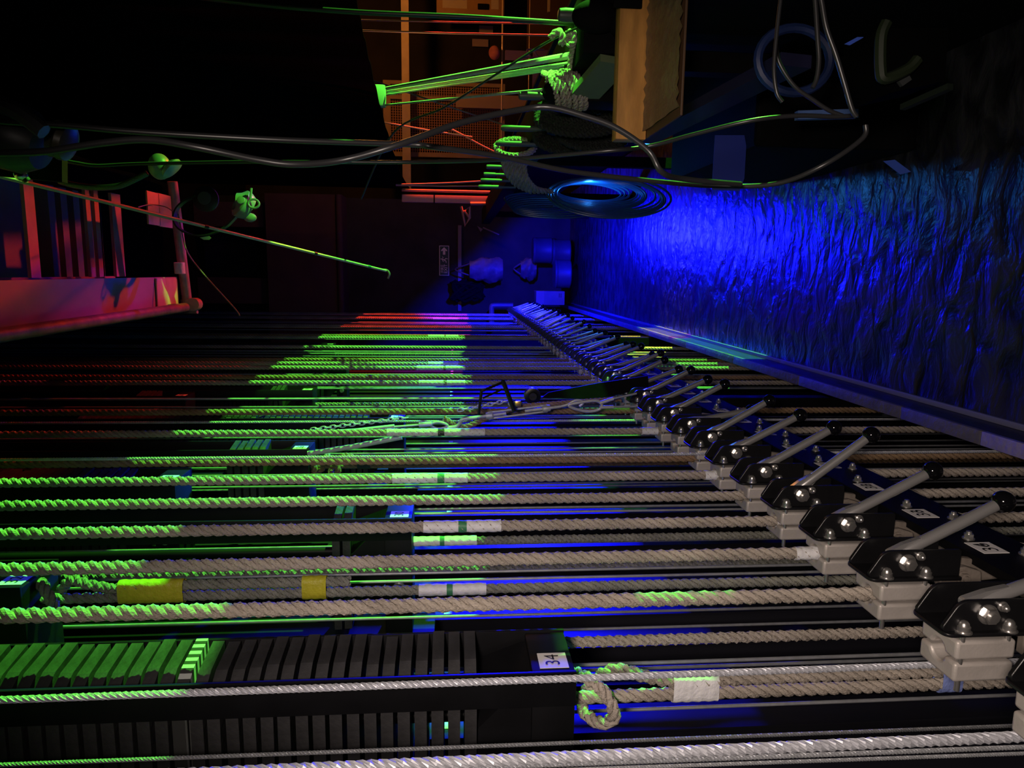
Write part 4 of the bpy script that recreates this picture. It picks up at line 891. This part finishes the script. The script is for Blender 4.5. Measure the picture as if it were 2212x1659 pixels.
# vertical trunking and folded bracket lit orange
TR = mat('trunking', (0.55, 0.42, 0.30), 0.6, 0, 0.3, 0.1, 6); GX = 8.0
p, q = at(868, 436, GX), at(1060, 424, GX)
tk = thing('trunking', 'upright cream trunking lit orange below the corner of the drape', 'trunking', ((p.x+q.x)/2, GX, q.z)); hh = p.z-q.z; ww = abs(q.x-p.x)
obj('duct', MB().box((-ww/2, 0, 0), (ww/2, 0.05, hh), 0.004), TR, tk); obj('joint_band', MB().box((-ww/2*1.1, -0.003, hh*0.63), (ww/2*1.1, 0.052, hh*0.645)), BLACKM, tk)
obj('conduit', MB().cyl((ww*1.1, 0.02, -0.1), (ww*1.1, 0.02, hh*1.0), 0.014, 10), mat('orange_tube', (0.6, 0.36, 0.2), 0.5), tk)
obj('foot', MB().box((-ww*.9, -0.03, -0.14), (ww*.6, 0.04, -0.02), 0.01), mat('rust_orange', (0.5, 0.16, 0.06), 0.6), tk)
fb = thing('folded_bracket', 'small folded metal bracket dangling below the trunking', 'bracket', at(1000, 445, 8.0)); f0_ = fb.location.copy(); rf = lambda x, y: at(x, y, 8.0)-f0_
obj('frame', MB().tube([rf(996, 446), rf(1000, 462), rf(1005, 488), rf(1015, 470), rf(1015, 446), rf(1003, 456), rf(1014, 470)], 0.014, 6), mat('bracket_tan', (0.45, 0.30, 0.18), 0.6), fb)
one('bolt_bar', MB().cyl(at(1016, 440, 8.0), at(1050, 440, 8.0), 0.018, 10), MATS['orange_tube'], 'short orange lit bar beside the folded bracket', 'bar')
tw = thing('trowel', 'small trowel hung on the end wall right of the conduit', 'trowel', at(1040, 493, 9.55)); o2 = tw.location.copy()
obj('blade', MB().prism([at(1031, 488, 9.55)-o2, at(1043, 495, 9.55)-o2, at(1038, 501, 9.55)-o2], (0, 0.01, 0)), CON, tw); obj('handle', MB().tube([at(1043, 492, 9.55)-o2, at(1078, 507, 9.55)-o2], 0.01, 6), CON, tw)

# ------------------------------------------------------------------ gallery across the stage, lit amber
YO = 10.2
AM = mat('amber_timber', (0.50, 0.36, 0.20), 0.6, 0, 0.3, 0.15, 4); PIP = mat('orange_pipe', (0.9, 0.62, 0.4), 0.25, 0.3, 0.5)
def hbar(x0, x1, Y, ya, yb, d=0.04):
    p, q = at(x0, yb, Y), at(x1, ya, Y); return (p.x, Y, q.z), (q.x, Y+d, p.z)
def bar(name, x0, x1, ya, yb, Y, m, lab, cat, d=0.05, rnd=False):
    a, b = hbar(x0, x1, Y, ya, yb, d)
    mb = MB().box(a, b, 0.004) if not rnd else MB().cyl((a[0], Y, (a[2]+b[2])/2), (b[0], Y, (a[2]+b[2])/2), abs(b[2]-a[2])/2, 12)
    return one(name, mb, m, lab, cat, None, rnd)
bar('timber_rail', 868, 882, -60, 200, YO, AM, 'tan timber rail of the far gallery, highest of its rails', 'rail')
bar('timber_rail', 870, 886, 200, 410, YO, AM, 'tan timber rail of the far gallery, passing behind the mesh', 'rail')
bar('pipe_rail', 1081, 1089, -60, 331, YO-0.3, PIP, 'bright orange pipe rail of the far gallery', 'rail', rnd=True)
bar('pipe_rail', 1140, 1147, -60, 245, YO-0.2, PIP, 'thin orange pipe rail below the bright one', 'rail', rnd=True)
bar('back_board', 1138, 1250, -40, 112, YO+0.8, mat('brown_board', (0.10, 0.05, 0.02), 0.7), 'brown board behind the lower pipe rail of the far gallery', 'board')
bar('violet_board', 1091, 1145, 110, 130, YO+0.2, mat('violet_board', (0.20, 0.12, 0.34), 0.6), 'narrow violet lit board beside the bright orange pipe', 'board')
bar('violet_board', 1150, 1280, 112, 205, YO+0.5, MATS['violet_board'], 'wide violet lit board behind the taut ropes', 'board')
# mesh barrier
a, b = hbar(845, 1080, YO+0.35, 190, 328)
ms = thing('mesh_barrier', 'red brown wire mesh barrier panel lit amber beyond the drape', 'barrier', (a[0], YO+0.35, a[2])); W, H = b[0]-a[0], b[2]-a[2]
if H < 0: H = -H; ms.location.z = b[2]
g = MB()
for k in range(int(H/0.034)+1): g.box((0, 0, k*0.034), (W, 0.006, k*0.034+0.011))
for k in range(int(W/0.034)+1): g.box((k*0.034, 0.006, 0), (k*0.034+0.007, 0.012, H))
obj('wire_grid', g, mat('mesh_paint', (0.40, 0.17, 0.08), 0.6), ms, None, False)
MT = mat('mesh_timber', (0.34, 0.22, 0.12), 0.6, 0, 0.3, 0.2, 4)
obj('frame', MB().box((-0.05, -0.02, H), (W+0.05, 0.03, H+0.10)).box((-0.06, -0.02, 0), (0, 0.03, H)).box((W*0.78, -0.03, -0.02), (W*0.84, 0.0, H)).box((W, -0.02, 0), (W+0.05, 0.03, H)).box((-0.05, -0.02, -0.07), (W+0.05, 0.03, 0)), MT, ms, None, False)
bar('middle_plank', 985, 1150, 208, 232, YO+0.15, mat('plank_tan', (0.36, 0.24, 0.15), 0.6), 'tan plank crossing the lower part of the mesh barrier', 'plank')
# noticeboard
a, b = hbar(943, 1090, YO+0.6, -60, 28)
nb = thing('notice_board', 'amber lit wooden notice board with pale papers on the far gallery', 'board', (a[0], YO+0.6, min(a[2], b[2]))); W, H = b[0]-a[0], abs(b[2]-a[2])
obj('panel', MB().box((0, 0, 0), (W, 0.03, H), 0.005), mat('board_ochre', (0.45, 0.24, 0.07), 0.6, 0, 0.3, 0.15, 3), nb)
for (x0, x1, y0, y1) in ((956, 1009, -60, 17), (1061, 1078, -60, 20)):
    c, d_ = at(x0, y1, YO+0.6), at(x1, y0, YO+0.6); obj('paper', MB().box((c.x-a[0], -0.004, d_.z-nb.location.z), (d_.x-a[0], -0.001, c.z-nb.location.z)), mat('old_paper', (0.62, 0.48, 0.28), 0.7), nb)
c = at(1044, 15, YO+0.6); obj('lock_plate', MB().box((c.x-a[0]-0.04, -0.02, c.z-nb.location.z-0.08), (c.x-a[0]+0.04, -0.001, c.z-nb.location.z+0.08), 0.01), BLACKM, nb)
bar('red_lintel', 943, 1090, -60, 38, YO+0.75, mat('red_lintel', (0.14, 0.03, 0.012), 0.7), 'dark red board under the notice board', 'board')
for x0, x1, y0, y1, lab in ((1035, 1065, 56, 70, 'dim paper slip on the far wall, higher of two'), (1020, 1055, 85, 100, 'pinkish paper slip on the far wall, lower of two')):
    bar('paper_slip', x0, x1, y0, y1, 11.55, mat('slip_pink', (0.42, 0.28, 0.28), 0.7), lab, 'paper', 0.01)
c = at(1068, 114, YO-0.35)
one('rag', MB().ball(c, 0.10, 14, 10, (0.9, 0.4, 0.75)), mat('pink_rag', (0.55, 0.16, 0.14), 0.9, 0, 0.1, 0.4, 8, 0.6, 9), 'pink and white rag tied on the bright orange pipe', 'rag')
c = at(1140, 140, YO-0.3)
tgl = MB()
for k in range(7): 
    p = c + Vector((0.12*math.sin(k*2.1), 0, -0.10*math.cos(k*1.7)-0.05)); tgl.tube(spline([p, p + Vector((0.08, 0, 0.05)), p + Vector((0.10, 0.02, -0.08))], 4), 0.012, 6)
one('strap_tangle', tgl, mat('blue_strap', (0.15, 0.12, 0.5), 0.5), 'blue and orange tangle of straps on the lower pipe rail', 'straps')
bar('door_frame', 1183, 1190, -60, 25, YO+0.3, mat('post_pale', (0.6, 0.45, 0.3), 0.6), 'short orange lit upright edge near the amber work light', 'post')
wl = thing('work_light', 'bright amber glowing work light panel at the top of the photo', 'light', at(1262, 12, 6.5)); c = wl.location.copy()
obj('glowing_panel', MB().prism([at(1235, 2, 6.5)-c, at(1276, 6, 6.5)-c, at(1272, 40, 6.5)-c, at(1240, 34, 6.5)-c], (0, 0.02, 0)), mat('amber_glow', (0.9, 0.6, 0.3), 0.5, emit=(1.0, 0.50, 0.14), estr=1.1), wl)
obj('guard', MB().tube(spline([at(1228, 18, 6.4)-c, at(1240, 22, 6.4)-c, at(1244, 14, 6.4)-c, at(1254, 12, 6.4)-c], 4), 0.008, 6), TR, wl)
c = at(1288, 36, 2.0)
one('black_handset', MB().ball(c, 0.055, 16, 12, (0.8, 0.6, 1.2)).ball(c + Vector((-0.01, 0, -0.08)), 0.05, 14, 10, (0.9, 0.7, 1.0)), BLACKM, 'rounded black handset hung in front of the amber work light', 'handset')
one('blue_pouch', MB().box(at(1312, 108, 2.35), at(1262, 70, 2.40), 0.006), mat('pouch_navy', (0.02, 0.03, 0.08), 0.7), 'dark navy pouch hung behind the short hemp line', 'pouch')
# thin red lit lines
GR = 'thin red lit lines beyond the drape'
for (x0, y0, x1, y1, Y, r, lab) in ((775, 43, 1250, 52, 7.0, .0075, 'thin red lit upright line, topmost of the far lines'), (778, 66, 1220, 77, 7.0, .0085, 'thin red lit upright line, second of the far lines'), (850, 268, 1020, 296, 7.5, .008, 'thin red lit line crossing the mesh barrier'), (1000, 292, 1068, 328, 7.5, .008, 'short orange line curving off the mesh barrier'),
                                (800, 172, 1105, 275, 6.0, .006, 'thin tan line slanting across the mesh barrier'), (885, 398, 1050, 391, 7.5, .008, 'thin red line above the cream trunking'), (885, 401, 1040, 402, 7.5, .006, 'second thin red line just above the cream trunking')):
    up_ = []
    if lab.endswith('far lines'):
        dd = at(x0, y0, Y)-at(x1, y1, Y); up_ = [at(x0, y0, Y) + dd*((4.7-at(x0, y0, Y).z)/dd.z)]
    one('thin_line', MB().tube(up_ + [at(x0-30, y0-(y1-y0)*30/(x1-x0), Y), at(x0, y0, Y), at((x0+x1)/2, (y0+y1)/2+1, Y), at(x1, y1, Y)], r, 6), mat('pale_cord', (0.5, 0.4, 0.34), 0.6), lab, 'line', GR)

# ------------------------------------------------------------------ unseen blocks added on the stage side to cut green light off nearest ropes
PX0, PX1 = 0.93, 1.0
one('shade_block', MB().box((PX0, 0.45, 0.0), (PX1, 1.72, 0.89), 0.004), BLACKM, 'lower unseen black block added to shade the nearest ropes', 'case', None, False)
one('shade_block', MB().box((PX0, 1.28, 1.085), (PX1, 1.535, 1.46), 0.004), BLACKM, 'upper unseen black block added to shade the nearest ropes', 'case', None, False)
one('shade_block', MB().box((PX0, 1.54, 0.892), (PX1, 1.74, 1.60), 0.004), BLACKM, 'narrow upright unseen black block added to shade the near ropes', 'case', None, False)
one('shade_flat', MB().box((PX0, 0.45, 0.892), (PX1, 1.278, 2.75)), BLACKM, 'tall unseen black scenery flat standing on the prop cases beside the photographer', 'blocker', None, False)  # added unseen sheet, holds green light off the hanging cables
one('batten', MB().box((PX0+0.01, 1.28, 0.892), (PX1-0.01, 1.36, 1.005)), BLACKM, 'lower unseen black batten added to shape the green patch on the nearest rope', 'batten', None, False)
one('batten', MB().box((PX0+0.01, 1.28, 1.007), (PX1-0.01, 1.43, 1.083)), BLACKM, 'upper unseen black batten added to shape the green patch on the nearest rope', 'batten', None, False)
# ------------------------------------------------------------------ light
w = bpy.data.worlds.new('world'); bpy.context.scene.world = w; w.use_nodes = True
w.node_tree.nodes['Background'].inputs[0].default_value = (0.02, 0.02, 0.05, 1); w.node_tree.nodes['Background'].inputs[1].default_value = 0.01
def spot(name, loc, tgt, col, power, size=60, r=0.05, blend=0.3):
    l = bpy.data.lights.new(name, 'SPOT'); l.color = col; l.energy = power; l.spot_size = math.radians(size); l.spot_blend = blend; l.shadow_soft_size = r
    o = bpy.data.objects.new(name, l); C.objects.link(o); o.location = loc
    o.rotation_euler = (Vector(tgt)-Vector(loc)).to_track_quat('-Z', 'Y').to_euler(); return o
def area(name, loc, tgt, col, power, sx, sy=None):
    l = bpy.data.lights.new(name, 'AREA'); l.color = col; l.energy = power; l.size = sx
    if sy: l.shape = 'RECTANGLE'; l.size_y = sy
    o = bpy.data.objects.new(name, l); C.objects.link(o); o.location = loc
    o.rotation_euler = (Vector(tgt)-Vector(loc)).to_track_quat('-Z', 'Y').to_euler(); return o
def point(name, loc, col, power, r=0.03):
    l = bpy.data.lights.new(name, 'POINT'); l.color = col; l.energy = power; l.shadow_soft_size = r
    o = bpy.data.objects.new(name, l); C.objects.link(o); o.location = loc; return o
GREEN, BLUE, RED, WARM = (0.14, 1.0, 0.06), (0.003, 0.004, 1.0), (1.0, 0.045, 0.02), (1.0, 0.86, 0.76)
spot('stage_green', (6.0, 3.0, 0.05), (-0.5, 3.2, 1.4), GREEN, 6500, 44, 0.04, 0.05)
spot('coil_green_fill', (3.0, 1.3, 1.95), (0.58, 2.25, 1.24), GREEN, 1500, 7, 0.03)  # added narrow beam to turn the hemp winding green
spot('stage_red', (6.0, 8.0, 0.35), (-0.5, 7.05, 1.7), RED, 7000, 21, 0.04, 0.1)
spot('stage_red_high', (2.2, 5.0, -0.1), (-0.05, 2.6, 2.75), RED, 560, 34, 0.05)
spot('stage_amber', (6.0, 5.0, 0.10), (-0.6, 4.9, 0.28), (1.0, 0.22, 0.03), 6000, 9, 0.04)
spot('gallery_blue', (0.40, 7.0, 0.92), (-0.30, 7.1, 0.32), BLUE, 560, 177, 0.03, 0.12)
spot('rail_blue', (0.50, 5.2, 0.98), (-0.9, 2.5, 1.52), BLUE, 1600, 36, 0.03, 0.5)
spot('deck_blue_fill', (2.2, 4.6, 0.5), (0.12, 2.7, 3.15), BLUE, 200, 20, 0.05, 0.5)  # added beam, only to tint the ribbed deck blue
point('coil_blue', at(1275, 404, 3.98), (0.03, 0.28, 1.0), 4.5, 0.02)
point('gallery_blue_near', lc1 + Vector((-0.06, 0, 0.02)), (0.01, 0.05, 1.0), 1.0, 0.03)
spot('head_green_fill', (2.0, 2.25, 0.2), at(345, 362, 1.9), GREEN, 420, 2.2, 0.02, 0.3)  # added pencil beam that greens the gooseneck head
spot('cup_green_fill', (2.2, 1.9, 0.2), at(528, 444, 2.98), GREEN, 700, 2.6, 0.02, 0.3)  # added pencil beam that greens the headset earcup
spot('desk_light', (0.1, -0.2, 1.72), (-0.42, 1.25, 1.05), (1.0, 0.83, 0.72), 66.0, 96, 0.07, 1.0)
point('amber_far', (3.4, 8.6, 2.6), (1.0, 0.36, 0.07), 55, 0.1)
point('amber_corner_fill', (1.7, 7.0, 1.8), (1.0, 0.42, 0.12), 6, 0.05)  # added warm fill for the cream trunking
